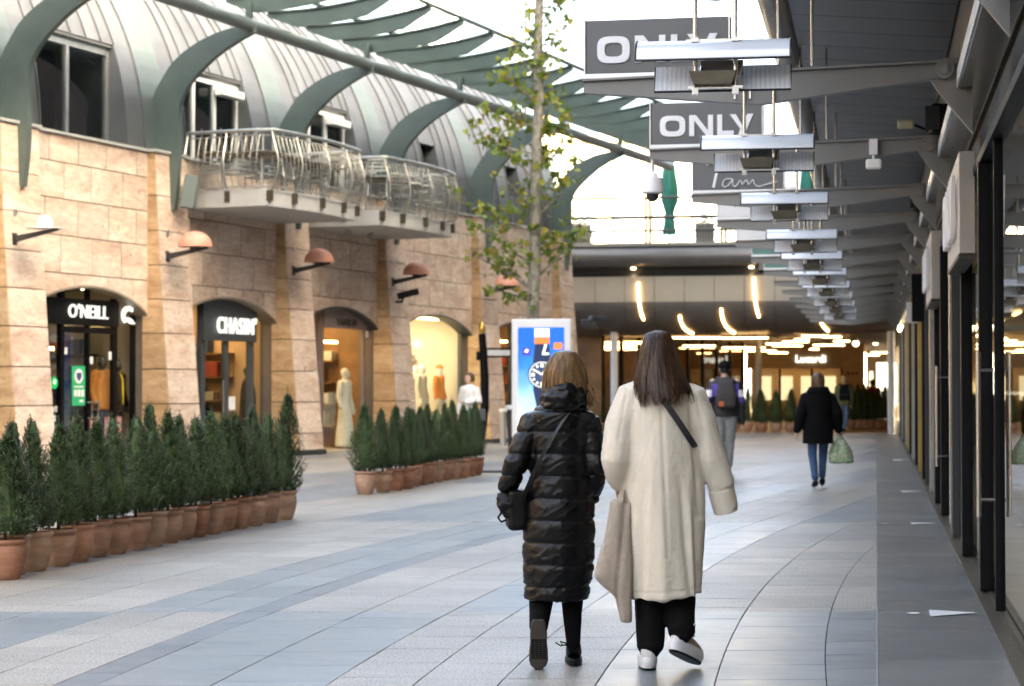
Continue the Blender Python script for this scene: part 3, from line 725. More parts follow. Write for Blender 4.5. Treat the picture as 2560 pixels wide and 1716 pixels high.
# beams
BY = [9.5, 13.1, 17.0, 21.0, 24.3] + [27.7 + 3.5 * i for i in range(10)]
bm_ = MB(); bm_.prism([(-1.90, 3.345), (-1.90, 3.417), (.46, 3.475), (.46, 3.385), (-.74, 3.24)], -.045, .045, 'y')
bm_.prism([(-1.905, 3.417), (-1.905, 3.431), (.46, 3.49), (.46, 3.475)], -.075, .075, 'y'); bmm = bm_.mesh('canopy_beam'); bmm.materials.append(BEAMM)
bk = MB(); bk.prism([(.40, 3.30), (.34, 3.40), (.36, 3.50), (.62, 3.52), (.62, 3.02)], -.03, .03, 'y'); bkm = bk.mesh('beam_bracket'); bkm.materials.append(BEAMM)
pvm = MB(); pvm.tube([(.44, -.085, 3.43), (.44, .085, 3.43)], .062, 16); pvm.tube([(.44, -.10, 3.43), (.44, .10, 3.43)], .036, 6); pvmm = pvm.mesh('pivot', True); pvmm.materials.append(mat('pivot_steel', (.2, .195, .185), .4, .4))
rods = MB()
for x_ in (-.62, -.40): rods.tube([(x_, 0, 3.49), (x_, 0.02, 4.3)], .010, 6)
for x_ in (-.9, -.8): rods.cbox((x_, -.02, 3.36), .012, .08, .17)
rdm = rods.mesh('tie_rod'); rdm.materials.append(STEEL)
for yy in BY:
    b = link('canopy_beam', bmm, None, arc_b, (0, yy, 0)); link('beam_bracket', bkm, None, b); link('pivot', pvmm, None, b); link('tie_rod', rdm, None, b)

# ------------------------------------------------------------------ hanging sign boards
def only_mesh(h, sx, depth):
    mb = MB(); s = .24 * h
    def ring(cx, w, hh, t):
        n = 40; o = []; i_ = []
        for k in range(n):
            a = 2 * pi * k / n; c = cos(a); d = sin(a); p = 2 / 3.4
            o.append((cx + w / 2 * math.copysign(abs(c) ** p, c), hh / 2 * math.copysign(abs(d) ** p, d)))
            i_.append((cx + (w / 2 - t * 1.15) * math.copysign(abs(c) ** p, c), (hh / 2 - t) * math.copysign(abs(d) ** p, d)))
        o.append(o[0]); i_.append(i_[0]); mb.strip(o, i_, -depth / 2, depth / 2, 'z')
    W = h * 1.22
    ring(-1.82 * h + .1 * h, W, h, s)
    x0 = -.92 * h                                                    # N
    mb.prism([(x0, -h / 2), (x0 + s, -h / 2), (x0 + s, h / 2), (x0, h / 2)], -depth / 2, depth / 2, 'z')
    mb.prism([(x0 + .9 * h, -h / 2), (x0 + .9 * h + s, -h / 2), (x0 + .9 * h + s, h / 2), (x0 + .9 * h, h / 2)], -depth / 2, depth / 2, 'z')
    mb.prism([(x0 + s * .2, h / 2), (x0 + s * 1.35, h / 2), (x0 + .9 * h + s * .8, -h / 2), (x0 + .9 * h - s * .35, -h / 2)], -depth / 2 + .0006, depth / 2 - .0006, 'z')
    x0 = .42 * h                                                     # L
    mb.prism([(x0, -h / 2), (x0 + .78 * h, -h / 2), (x0 + .78 * h, -h / 2 + s * .92), (x0 + s, -h / 2 + s * .92), (x0 + s, h / 2), (x0, h / 2)], -depth / 2, depth / 2, 'z')
    x0 = 1.02 * h                                                    # Y
    mb.prism([(x0, h / 2), (x0 + s * 1.2, h / 2), (x0 + .58 * h, -.02 * h), (x0 + .58 * h + s * .1, -.3 * h), (x0 + .46 * h - s * .1, -.12 * h)], -depth / 2, depth / 2, 'z')
    mb.prism([(x0 + 1.12 * h - s * 1.2, h / 2), (x0 + 1.12 * h, h / 2), (x0 + .58 * h + s * .45, -h * .5), (x0 + .58 * h - s * .72, -h * .5), (x0 + .58 * h - s * .38, -h * .2)], -depth / 2 + .0008, depth / 2 - .0008, 'z')
    me = mb.mesh('lettering')
    for v in me.vertices: v.co.x *= sx
    return me
SIGNG = mat('sign_grey', (.105, .107, .11), .4, .1, .05, 3); SIGNW = mat('sign_white_face', (.72, .72, .72), .45, .0, .03)
LETW = mat('white_letter', (.80, .80, .82), .4, .0, .02); LETG = mat('thin_grey_letter', (.08, .08, .08), .5)
TEAL = mat('teal_sign', (.10, .22, .19), .5)
def board(n, label, mt, w_=.945, x0=-1.885):
    e = empty('hanging_sign', (x0 + w_ / 2, BY[n], 3.433), 0, label, 'sign')
    MB().box(-w_ / 2, w_ / 2, -.05, .05, .035, .39).build('sign_board', mt, e, bevel=.004)
    mb = MB(); mb.box(-w_ / 2 - .012, -w_ / 2, -.06, .06, .0, .395); mb.box(w_ / 2, w_ / 2 + .012, -.06, .06, .0, .395); mb.box(-w_ / 2 - .012, w_ / 2 + .012, -.062, .062, .0, .033); mb.build('sign_edge', ALU, e, bevel=.003)
    return e
e = board(1, 'nearest grey projecting sign lettered ONLY, half hidden by the first heater', SIGNG)
om = only_mesh(.178, 1.0, .012); om.materials.append(LETW)
link('lettering', om, None, e, (.02, -.056, .19), (R(90), 0, 0))
e = board(2, 'second grey projecting sign lettered ONLY, right of the dome camera', SIGNG)
link('lettering', om, None, e, (.02, -.056, .19), (R(90), 0, 0))
e = board(3, 'dark grey projecting sign with white handwritten script lettering', SIGNG)
cur = MB()
def stroke(pts, r=.012):
    pts = [Vector((a, 0, b)) for a, b in smooth_pl(pts, 2)]; cur.tube(pts, r, 6, flat=.5)
stroke([(-.33, .30), (-.2, .325), (-.02, .33)], .013); stroke([(-.2, .32), (-.23, .18), (-.255, .06)], .016)
stroke([(-.06, .15), (-.14, .15), (-.17, .08), (-.12, .055), (-.07, .12), (-.05, .155), (-.06, .08), (-.02, .06), (.03, .15), (.04, .07), (.09, .15), (.11, .07), (.16, .15), (.17, .08), (.22, .06), (.3, .085), (.41, .11)], .0135)
cur.build('script_lettering', LETW, e, loc=(0, -.056, 0))
for n, tx in ((4, 'nearer white projecting sign with thin dark capitals RIT'), (5, 'farther white projecting sign with thin dark capitals')):
    e = board(n, tx, SIGNW)
    t = text_mesh('RITUALS', .14, .006, .003, 1.0, space=1.3); t.materials.append(LETG); link('lettering', t, None, e, (.05, -.056, .2), (R(90), 0, 0))
e = board(6, 'small teal and white projecting sign far along the canopy', TEAL)
MB().box(-.1, .46, -.058, -.052, .05, .35).build('white_panel', SIGNW, e)
e = board(7, 'farthest small teal projecting sign along the canopy', TEAL)

# ------------------------------------------------------------------ hanging heaters
def ribbed():
    m, n, b = nodes('ribbed_reflector'); v = coords(n, 'obj'); wv = N(n, 'ShaderNodeTexWave', wave_type='BANDS', bands_direction='X'); wv.inputs['Scale'].default_value = 14; wv.inputs['Distortion'].default_value = .4
    n.links.new(v, wv.inputs[0]); r = ramp(n, [(.2, (.74, .76, .80)), (.8, (.86, .88, .90))]); n.links.new(wv.outputs[0], r.inputs[0]); n.links.new(r.outputs[0], b.inputs['Base Color'])
    set_in(b, Roughness=.45, Metallic=.0); bump(n, b, wv.outputs[0], .2, .004); return m
RIB = ribbed()
HOODM = mat('satin_hood', (.74, .78, .83), .25, .15, .06, 3)
hood = MB(); A = []; B = []
for i in range(11):
    a = R(-8 + 118 * i / 10); A.append((-.155 * cos(a) + .02, .10 * sin(a))); B.append((-.149 * cos(a) + .02, .094 * sin(a)))
hood.strip(A, B, -.365, .365, 'x'); hoodm = hood.mesh('hood', True); hoodm.materials.append(HOODM)
he = MB(); he.tube([(-.365, -.135, -.012), (.365, -.135, -.012)], .006, 6)
for sx in (-.365, .365): he.tube([(sx, a, b) for a, b in A], .006, 6)
hem_ = he.mesh('hood_edge', True); hem_.materials.append(DARKGREY)
rf = MB(); rf.prism([(.085, -.01), (.095, -.01), (.03, -.138), (.02, -.138)], -.285, .365, 'x'); rfm = rf.mesh('reflector_panel'); rfm.materials.append(RIB)
re_ = MB(); re_.tube([(-.285, .09, -.01), (-.285, .022, -.14), (.365, .022, -.14), (.365, .09, -.01)], .006, 6); rem = re_.mesh('reflector_edge'); rem.materials.append(DARKGREY)
bn = MB(); bn.prism([(-.115, -.062), (.115, -.062), (.09, -.13), (-.09, -.13)], -.11, -.03, 'y'); bnm = bn.mesh('burner_box', bevel=.004); bnm.materials.append(OLDSTEEL)
fr = MB()
for x_ in (-.085, .105):
    fr.tube([(x_, -.06, -.17), (x_, -.06, .48)], .0115, 10); fr.cbox((x_, -.06, .09), .035, .05, .02); fr.cbox((x_, -.06, -.155), .03, .04, .03)
    fr.tube([(x_ + .03, -.04, -.03), (x_ + .02, -.06, -.08)], .006, 6)
fr.box(-.12, .14, -.075, -.045, -.142, -.13); fr.box(-.13, .12, -.055, .0, .085, .097)
frm = fr.mesh('hanger_frame', True); frm.materials.append(STEEL)
bk2 = MB(); bk2.box(-.06, .14, -.02, .02, -.07, .0); bkm2 = bk2.mesh('junction_box'); bkm2.materials.append(mat('mid_grey_box', (.2, .2, .21), .5))
names_h = ['nearest', 'second', 'third', 'fourth', 'fifth', 'sixth', 'seventh', 'eighth', 'ninth', 'tenth']
for i in range(10):
    e = empty('hanging_heater', (-.755, BY[i], 2.945), R(2.0), names_h[i] + ' silver terrace heater hanging from the canopy beams, counted from the camera', 'heater', 'terrace heaters hanging below the canopy')
    for me in (hoodm, hem_, rfm, rem, bnm, frm, bkm2): link(me.name.split('.')[0], me, None, e)

# ------------------------------------------------------------------ small fittings under the canopy
e = empty('dome_camera', (-1.875, BY[2] - .02, 3.41), 0, 'white dome security camera hanging from the tip of the second beam', 'camera')
MB().tube([(0, 0, 0), (0, 0, -.19)], .016, 10).build('rod', ALU, e, smooth=True)
MB().lathe([(.02, -.17), (.045, -.195), (.05, -.215), (.083, -.225), (.092, -.29), (.094, -.35), (.08, -.362)], 26).build('housing', WHITEP, e, smooth=True)
MB().lathe([(.058, -.362), (.056, -.385), (.042, -.415), (.02, -.428), (.003, -.43)], 22).build('lens_dome', mat('smoked_dome', (.03, .03, .03), .08), e, smooth=True)
e = empty('motion_sensor', (-.01, BY[2] - .08, 3.47), 0, 'small white sensor box hanging below the second canopy beam', 'sensor')
MB().box(-.035, .035, -.03, .03, -.13, .0).build('mount_plate', WHITEP, e, bevel=.004); MB().tube([(0, 0, -.13), (0, 0, -.17)], .012, 8).build('stem', WHITEP, e)
MB().cbox((0, -.01, -.21), .13, .08, .085).build('sensor_body', WHITEP, e, bevel=.018)
e = empty('floodlight', (.26, BY[2] + .15, 3.62), 0, 'small yellowed floodlight above the second canopy beam', 'floodlight')
MB().cbox((0, 0, 0), .14, .1, .07, rx=.3).build('lamp_body', mat('aged_plastic', (.45, .42, .30), .5), e, bevel=.015)
MB().tube([(.06, .02, 0), (.2, .03, -.06), (.36, .03, -.04)], .012, 6).build('arm', BLACKM, e)
for i, n in enumerate((2, 4, 6)):
    e = empty('wall_speaker', (.53, BY[n] - .12, 3.62), 0, 'black wall loudspeaker beside the ' + ('second', 'fourth', 'sixth')[i] + ' canopy bracket', 'loudspeaker', 'black loudspeakers under the canopy')
    MB().cbox((0, 0, 0), .15, .17, .24, rz=.2).build('cabinet', BLACKM, e, bevel=.01); MB().cbox((-.06, -.095, 0), .12, .008, .2, rz=.2).build('grille', DARKGREY, e)
# wall lightboxes over the doors
BOXC = mat('lightbox_cream', (.50, .45, .39), .5, .0, .05)
for (yy, lab) in ((14.75, 'nearer cream wall lightbox with white raised letters above the glass doors'), (22.1, 'farther cream wall lightbox above the glass doors')):
    e = empty('wall_lightbox', (.60, yy, 2.36), 0, lab, 'sign')
    MB().box(.0, .115, 0, 2.3, .0, .74).build('sign_box', BOXC, e, bevel=.006); MB().box(-.004, .119, .03, 2.27, -.035, -.001).build('base_rail', OLDSTEEL, e)
    t = only_mesh(.44, 1.0, .03); t.materials.append(LETW); link('lettering', t, None, e, (-.03, 1.2, .37), (R(90), 0, R(-90)))
e = empty('blade_sign', (.52, 34.6, 2.5), 0, 'small white square sign sticking out far along the arcade', 'sign')
MB().box(0, .2, 0, .06, 0, .35).build('sign_face', SIGNW, e, bevel=.004); MB().box(.2, .26, .02, .04, .05, .3).build('bracket', BLACKM, e)
e = empty('blade_sign', (.52, 29.5, 2.35), 0, 'dark blade sign sticking out far along the arcade', 'sign')
MB().box(0, .2, 0, .08, 0, .7).build('sign_face', BLACKM, e, bevel=.004); MB().box(.2, .26, .02, .05, .1, .6).build('bracket', BLACKM, e)

# ================================================================== bridge building closing the street
BYD = 61.0
br = empty('bridge_building', (0, BYD, 0), 0, 'bridge building with a curved cream fascia closing the end of the street', 'building')
CREAM = mat('cream_fascia', (.42, .37, .29), .5, .1, .08, 1.2); ROLL = mat('grey_edge_roll', (.13, .125, .12), .32, .4, .1, 2)
prof = [(0, 4.82), (0, 4.4), (.0, 4.05)] + [(1.75 * (1 - cos(a)), 4.05 - .98 * sin(a)) for a in [R(90) * i / 10 for i in range(1, 11)]]
def prof_at(s):
    L_ = [0]
    for a, b in zip(prof, prof[1:]): L_.append(L_[-1] + math.dist(a, b))
    q = s * L_[-1]
    for i in range(len(prof) - 1):
        if q <= L_[i + 1] + 1e-9:
            f_ = (q - L_[i]) / (L_[i + 1] - L_[i]); return (prof[i][0] * (1 - f_) + prof[i + 1][0] * f_, prof[i][1] * (1 - f_) + prof[i + 1][1] * f_)
    return prof[-1]
fp = MB(); fp.strip(prof, [(a + .05, b + .02) for a, b in prof], .008, .912, 'x'); fpm = fp.mesh('fascia_panel', True); fpm.materials.append(CREAM); fpm.materials.append(mat('fascia_dark_reflection', (.13, .115, .10), .45, .3, .08, 1.2))
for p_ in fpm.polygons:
    if p_.center.z < 3.98: p_.material_index = 1  # dark reflection on the lower curve is put into its colour
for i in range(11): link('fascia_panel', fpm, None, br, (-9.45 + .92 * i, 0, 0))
MB().strip([(a + .07, b + .04) for a, b in prof], [(a + .16, b + .1) for a, b in prof], -9.45, .67, 'x').build('fascia_backing', DARKGREY, br)  # dark backing added to block lamp light at the panel gaps
MB().box(-9.5, .7, 1.75, 9, 3.08, 3.2).build('soffit', mat('warm_soffit', (.16, .12, .085), .6), br)
MB().box(-9.3, .7, .3, 9, 4.8, 5.2).build('recess_band', mat('dark_recess', (.03, .024, .02), .5), br)
for x_, in ((-7.35,), (-3.72,)):
    MB().lathe([(.07, 0), (.07, .03), (.01, .03)], 14, (x_, .12, 5.07)).build('downlight', LEDS, br)
nr = MB(); nr.prism([(.4, 5.1)] + [(-.12 - .33 * cos(a - R(90)) * 1.0, 5.43 + .31 * sin(a - R(90))) for a in [R(180) * i / 12 for i in range(13)]] + [(.4, 5.75)], -9.6, -3.55, 'x')
nr.build('edge_roll', ROLL, br, smooth=True)
MB().box(-9.7, -3.3, -.3, .5, 5.75, 5.86).build('edge_cap', mat('cap_grey', (.26, .25, .23), .5), br)
MB().box(-9.5, .62, .3, 9, 5.2, 5.74).build('deck', DARKGREY, br)
MB().box(-3.5, .62, .1, .4, 5.0, 5.5).build('edge_beam', BEAMM, br)
RAILG = mat('rail_grey_green', (.06, .065, .06), .6, .0)
for x_ in (-9.3, -6.95, -6.83, -4.62, -4.5, -2.3, -.1):
    MB().box(x_ - .045, x_ + .045, .02, .11, 5.86, 7.3).build('rail_post', RAILG, br)
for zz, r_ in ((7.27, .045), (6.66, .055), (6.25, .04)): MB().tube([(-9.3, .065, zz), (-.1, .065, zz)], r_, 8).build('rail', RAILG, br)
COLM = mat('pale_column', (.52, .53, .54), .35, .2)
for x_, y_ in ((-8.05, .9), (.47, 1.2), (-4.0, 8.5)): MB().tube([(x_, y_, 0), (x_, y_, 3.15)], .115, 18).build('column', COLM, br, smooth=True)
for (dx, s0, s1, dr) in ((1457, .06, .47, .14), (1553, .42, .82, .3), (1650, .34, .80, .32), (1725, .02, .44, .14), (1873, .34, .74, .25)):
    l_ = (dx * 1.0945 - CXP) / FPX * 61.2; x0 = (czl(61.2, l_)).x
    pts = []
    for i in range(13):
        s = s0 + (s1 - s0) * i / 12; a, b = prof_at(s); q = i / 12; pts.append((x0 + dr * q * q, a - .03 - .02 * s, b - .03 * s))
    MB().tube(pts, .036, 8).build('light_strip', LEDW, br, smooth=True)
# folded parasols and planters on the terrace
GRN = mat('parasol_green', (.016, .14, .10), .75, .0, .15, 4, 30, .1)
def parasol(x_, y_, label):
    e = empty('folded_parasol', (x_, BYD + y_, 5.75), 0, label, 'parasol', 'folded green parasols on the terrace')
    MB().tube([(0, 0, 0), (0, 0, 2.6)], .03, 8).build('pole', ALU, e, smooth=True)
    MB().lathe([(.3, 0), (.3, .06), (.05, .1)], 16).build('foot', CONC, e)
    mb = MB(); n = 20; vs = []; pr = [(.2, .45), (.15, .9), (.13, 1.15), (.24, 1.5), (.25, 1.9), (.18, 2.5), (.12, 2.9), (.02, 3.1)]
    for r_, z in pr:
        for k in range(n): a = 2 * pi * k / n; q = r_ * (1 + .22 * sin(5 * a + z)); vs.append((q * cos(a), q * sin(a), z))
    mb.add(vs, [(i * n + k, i * n + (k + 1) % n, (i + 1) * n + (k + 1) % n, (i + 1) * n + k) for i in range(len(pr) - 1) for k in range(n)]); mb.build('folded_canopy', GRN, e, smooth=True)
parasol(-6.35, 1.2, 'folded green parasol behind the dome camera'); parasol(-2.05, 1.6, 'folded green parasol behind the heaters on the bridge terrace')
LEAFD = mat('dark_leaf', (.05, .085, .03), .6, .0, .4, 6)
for x_, h_, lab in ((-9.0, 1.0, 'slatted planter with a climbing shrub at the left end of the bridge terrace'), (-5.15, .7, 'slatted planter with sparse plants beside the folded parasol')):
    e = empty('terrace_planter', (x_, BYD + .45, 5.75), 0, lab, 'planter')
    MB().box(-.27, .27, -.15, .15, .1, .72).build('box', DARKGREY, e)
    for i in range(7): MB().box(-.3 + .088 * i, -.3 + .088 * i + .06, -.18, -.152, .1, .8).build('slat', mat('weathered_slat', (.26, .25, .22), .7), e)
    mb = MB()
    for i in range(160):
        p = Vector((rnd.gauss(0, .16), rnd.gauss(0, .1), .75 + abs(rnd.gauss(0, .5)) * h_)); a = rnd.uniform(0, 6.28); s = rnd.uniform(.03, .07)
        d1 = Vector((cos(a), sin(a), rnd.uniform(-.5, .8))) * s; d2 = Vector((-sin(a), cos(a), rnd.uniform(-.3, .6))) * s
        mb.add([p - d1, p - d2 * .6, p + d1, p + d2 * .6], [(0, 1, 2, 3)])
    tag(mb.build('foliage', LEAFD, e, fix=False), kind='stuff')

# ================================================================== passage below the bridge
pf = MB().box(-16, 9, 62.6, 130, -.012, .002).build('passage_floor', mat('warm_passage_tile', (.30, .20, .12), .32, .0, .15, 1.2), None); tag(pf, kind='structure')
pas = empty('passage_shops', (0, 0, 0), 0, 'warmly lit passage with shopfronts below the bridge building', 'building')
CEIL = mat('passage_ceiling', (.22, .17, .12), .7); WOODW = mat('warm_wood_wall', (.20, .105, .042), .55, .0, .3, 2); BEIGE = mat('beige_shop_wall', (.38, .27, .16), .6, .0, .1, 2)
MB().box(-16, 9, 70.0, 104, 3.22, 3.35).build('ceiling', CEIL, pas)
ga, gb = Vector((-8.6, 63.2, 0)), Vector((-5.2, 79.5, 0)); gd = (gb - ga).normalized(); gl = (gb - ga).length; grz = math.atan2(gd.y, gd.x)
gz = empty('shop_glazing', ga, grz); gz.parent = pas
nm_ = 9
for i in range(nm_ + 1): MB().box(gl * i / nm_ - .05, gl * i / nm_ + .05, -.06, .06, 0, 3.2).build('mullion', BLACKM, gz)
for i in range(nm_): MB().box(gl * i / nm_ + .05, gl * (i + 1) / nm_ - .05, -.01, .01, .05, 3.2).build('pane', glass('passage_glass', (.95, .92, .85), 1.5, 0, .10), gz)
MB().box(-15.9, -15.7, 62.8, 82, 0, 3.2).build('shop_wall', WOODW, pas)
MB().box(-15.7, -8.6, 62.9, 63.1, 0, 3.2).build('shop_wall', WOODW, pas)
MB().box(-15.7, -5.2, 80, 80.2, 0, 3.2).build('shop_wall', WOODW, pas)
for i in range(7):
    x_ = -13.5 + rnd.uniform(0, 4) ; y_ = 65 + 2.2 * i
    MB().box(x_, x_ + 1.6, y_, y_ + .5, 0, rnd.uniform(1.2, 2.3)).build('shelf', WOODW, pas)
    MB().cbox((x_ + 1.2, y_ + .6, 2.9), 2.2, .07, .06, rz=rnd.uniform(-.2, .2)).build('ceiling_lamp', LEDW, pas)
# far shopfront with backlit name
MB().box(-5.2, -1.35, 82, 82.2, 2.2, 3.2).build('shop_fascia', BEIGE, pas)
MB().box(-5.2, -1.35, 85, 85.2, 0, 2.6).build('shop_back_wall', BEIGE, pas)
for x_ in (-5.2, -3.9, -2.6, -1.4): MB().box(x_, x_ + .1, 82, 82.12, 0, 2.2).build('mullion', BLACKM, pas)
for i in range(3): MB().box(-5.05 + 1.3 * i, -3.95 + 1.3 * i, 82.05, 82.06, .05, 2.2).build('pane', GLASS, pas)
for i in range(4): MB().box(-4.9 + .9 * i, -4.35 + .9 * i, 84.85, 84.95, .9, 1.9).build('backlit_display', emit('lit_display', (1, .75, .5), .3), pas)
MB().cbox((-3.2, 83.6, 2.5), 3.4, .1, .06).build('ceiling_lamp', LEDW, pas)
t = text_mesh('Lucardi', .42, .03, .008); t.materials.append(emit('lit_letters', (.95, .97, 1), .5)); link('backlit_lettering', t, None, pas, (-2.6, 81.94, 2.58), (R(90), 0, 0))
MB().box(-1.35, -.45, 82, 83, 0, 3.2).build('tiled_pillar', mat('orange_pillar', (.48, .30, .15), .5, .0, .15, 3), pas)
for i in range(3): MB().cbox((-1.08 + .16 * i, 81.97, 2.0), .09, .02, .09).build('pillar_light', BLACKM, pas)
MB().box(-.45, 5, 100, 100.2, 0, 3.3).build('far_wall', BEIGE, pas)
MB().box(.05, 1.25, 96, 96.1, .55, 2.6).build('opening_glow', emit('opening_glow_white', (1, .9, .75), 1.2), pas)  # glowing panel stands in for the bright light of the far opening
for x_ in (-.3, 1.6): MB().box(x_, x_ + .18, 95.9, 96.0, .1, 2.2).build('glow_column', emit('glow_column_white', (1, .85, .65), .5), pas)  # columns given a glow of their own
MB().box(.95, 1.15, 63, 100, 0, 3.3).build('side_wall', WOODW, pas)
# hanging light bars
def bar(x_, y_, z_, L_, rz, i):
    e = empty('hanging_light_bar', (x_, y_, z_), rz, None, 'light', 'glowing light bars hanging in the passage')
    e['label'] = 'warm glowing light bar, ' + ORD[i] + ' from the left among those hanging in the passage'
    MB().tube([(-L_ / 2, 0, 0), (L_ / 2, 0, 0)], .025, 8).build('tube', LEDW, e, smooth=True)
    for s in (-.4, .4): MB().tube([(L_ * s, 0, .04), (L_ * s, 0, 3.25 - z_ if y_ > 63 else 3.2 - z_)], .005, 4).build('cable', BLACKM, e)
for i, (dx0, dx1, dy) in enumerate(sorted([(1535, 1650, 772), (1648, 1750, 773), (1560, 1632, 791), (1650, 1745, 795), (1750, 1800, 786), (1788, 1846, 781), (1815, 1850, 776), (1765, 1835, 790), (1720, 1825, 800), (1755, 1800, 806), (1682, 1790, 810), (1706, 1860, 816), (1832, 1893, 768), (1858, 1925, 789), (1905, 1935, 780), (1850, 1872, 798), (1955, 2005, 812), (1990, 2028, 806), (1700, 1770, 802), (1880, 1920, 770), (1345, 1390, 790), (1400, 1450, 800), (1570, 1600, 806), (1600, 1640, 813)], key=lambda q: q[0] + q[1])):
    zb = rnd.uniform(2.78, 3.05); Z = (zb - EYE) * 4548 / (888 - dy); Z = min(max(Z, 62.6), 95); zb = EYE + (888 - dy) / 4548 * Z
    a = czl(Z, (dx0 - 1169.5) / 4548 * Z); b = czl(Z + rnd.uniform(-.5, .5), (dx1 - 1169.5) / 4548 * Z)
    m_ = (a + b) / 2
    if m_.x > .85: continue
    bar(m_.x, m_.y, zb, (b - a).length, math.atan2((b - a).y, (b - a).x), i)
for i, (dx, dy) in enumerate([(1960, 770), (1955, 785), (2000, 782), (1905, 795), (1800, 843)]):
    Z = 75 + 3 * i; v = czl(Z, (dx - 1169.5) / 4548 * Z); zb = EYE + (888 - dy) / 4548 * Z
    e = empty('globe_pendant', (v.x, v.y, zb), 0, 'round glowing globe pendant, ' + ORD[i] + ' of those deep in the passage', 'light', 'globe pendants in the passage')
    MB().ball((0, 0, 0), .11, n=12, m=8).build('globe', LEDS, e, smooth=True); MB().tube([(0, 0, .1), (0, 0, 3.22 - zb)], .006, 4).build('cable', BLACKM, e)

# unseen buildings added behind the camera to block the low sky
def back_building(name, c, rz, sx, sy, h, col, label):
    e = empty(name, c, rz, label, 'building'); m_ = mat('wall_' + label[:9], col, .8, .0, .1, .6)
    MB().box(0, sx, 0, sy, -.02, h).build('wall', m_, e); MB().box(-.2, sx + .2, -.2, sy + .2, h, h + .3).build('roof', DARKGREY, e)
    for i in range(int(sx / 3.2)):
        for j in range(int(h / 3.4)): MB().box(.8 + 3.2 * i, 2.6 + 3.2 * i, -.05, -.003, .5 + 3.4 * j, 2.9 + 3.4 * j).build('window', GLASS_DARK, e)
    return e
back_building('stone_building', fw(-46, -.1, 0), FROT, 39.0, 6.9, 10.3, (.42, .33, .25), 'stone building continuing behind the camera on the left side')
back_building('brick_building', (14, -34, 0), pi, 34, 8, 11, (.26, .17, .13), 'brick building closing the street behind the camera')
# ================================================================== pale buildings beyond the bridge
def far_building(name, c, wx, wy, h, col, label, nx, nz, rz=0.0, wcol=(.20, .22, .25)):
    e = empty(name, c, rz, label, 'building')
    m_ = mat('render_' + label[:14], col, .85, .0, .06, .3)
    MB().box(-wx / 2, wx / 2, 0, wy, 0, h).build('wall', m_, e)
    MB().box(-wx / 2 - .3, wx / 2 + .3, -.3, wy + .3, h, h + .5).build('roof', m_, e)
    wm = mat('far_window_' + label[:10], wcol, .25); sx = wx / nx; sz = h / nz
    for i in range(nx):
        for j in range(nz):
            x_ = -wx / 2 + sx * (i + .5); z_ = sz * (j + .5)
            f_ = MB().box(x_ - sx * .3, x_ + sx * .3, -.12, -.003, z_ - sz * .33, z_ + sz * .33).build('window', WFRAME, e)
            MB().box(x_ - sx * .26, x_ + sx * .26, -.15, -.125, z_ - sz * .29, z_ + sz * .29).build('pane', wm, f_)
    return e
far_building('far_building', czl(126, 8.5), 15, 12, 17, (.72, .62, .44), 'sunlit cream building far behind the left end of the bridge', 6, 5, YAW)
far_building('far_building', czl(150, 21), 12, 12, 13, (.75, .70, .60), 'sunlit pale building far behind the hanging signs', 5, 4, YAW)
far_building('far_tower', czl(260, -11), 8, 8, 66, (.72, .72, .72), 'very pale tower block beyond the canopy edge', 3, 14, YAW)
far_building('far_building', czl(175, 36), 14, 12, 15, (.74, .66, .54), 'sunlit building behind the farthest heaters and the canopy', 5, 4, YAW)

# ================================================================== figures
SKIN = mat('skin', (.55, .34, .25), .5, .0, .06, 12, **{'Subsurface Weight': .1})
EYEM = mat('eye_dark', (.03, .025, .02), .2); LIPM = mat('lip', (.40, .16, .13), .5)
def joints(h=1.7, **ov):
    k = h / 1.7
    J = dict(head=(0, .01, 1.575), neck=(0, -.01, 1.45), chest=(0, 0, 1.27), waist=(0, .0, 1.06), pelvis=(0, 0, .92),
             shL=(-.175, 0, 1.385), elL=(-.225, -.02, 1.09), wrL=(-.24, .05, .85), shR=(.175, 0, 1.385), elR=(.225, -.02, 1.09), wrR=(.24, .05, .85),
             hipL=(-.085, 0, .9), knL=(-.09, .03, .49), anL=(-.09, -.01, .09), toL=(-.1, .15, .03), hipR=(.085, 0, .9), knR=(.09, .03, .49), anR=(.09, -.01, .09), toR=(.1, .15, .03))
    J = {a: Vector(b) * k for a, b in J.items()}
    for a, b in ov.items(): J[a] = Vector(b)
    J['k'] = k; return J
def limb(mb, pts, rs, n=14, seg=5):
    P_ = []; R_ = []
    for i in range(len(pts) - 1):
        for j in range(seg):
            f = j / seg; P_.append(Vector(pts[i]).lerp(Vector(pts[i + 1]), f)); R_.append(rs[i] * (1 - f) + rs[i + 1] * f)
    P_.append(Vector(pts[-1])); R_.append(rs[-1])
    d0 = (P_[0] - P_[1]).normalized(); d1 = (P_[-1] - P_[-2]).normalized()
    P_ = [P_[0] + d0 * R_[0] * .75] + P_ + [P_[-1] + d1 * R_[-1] * .75]; R_ = [R_[0] * .35] + R_ + [R_[-1] * .35]
    mb.tube(P_, R_, n)
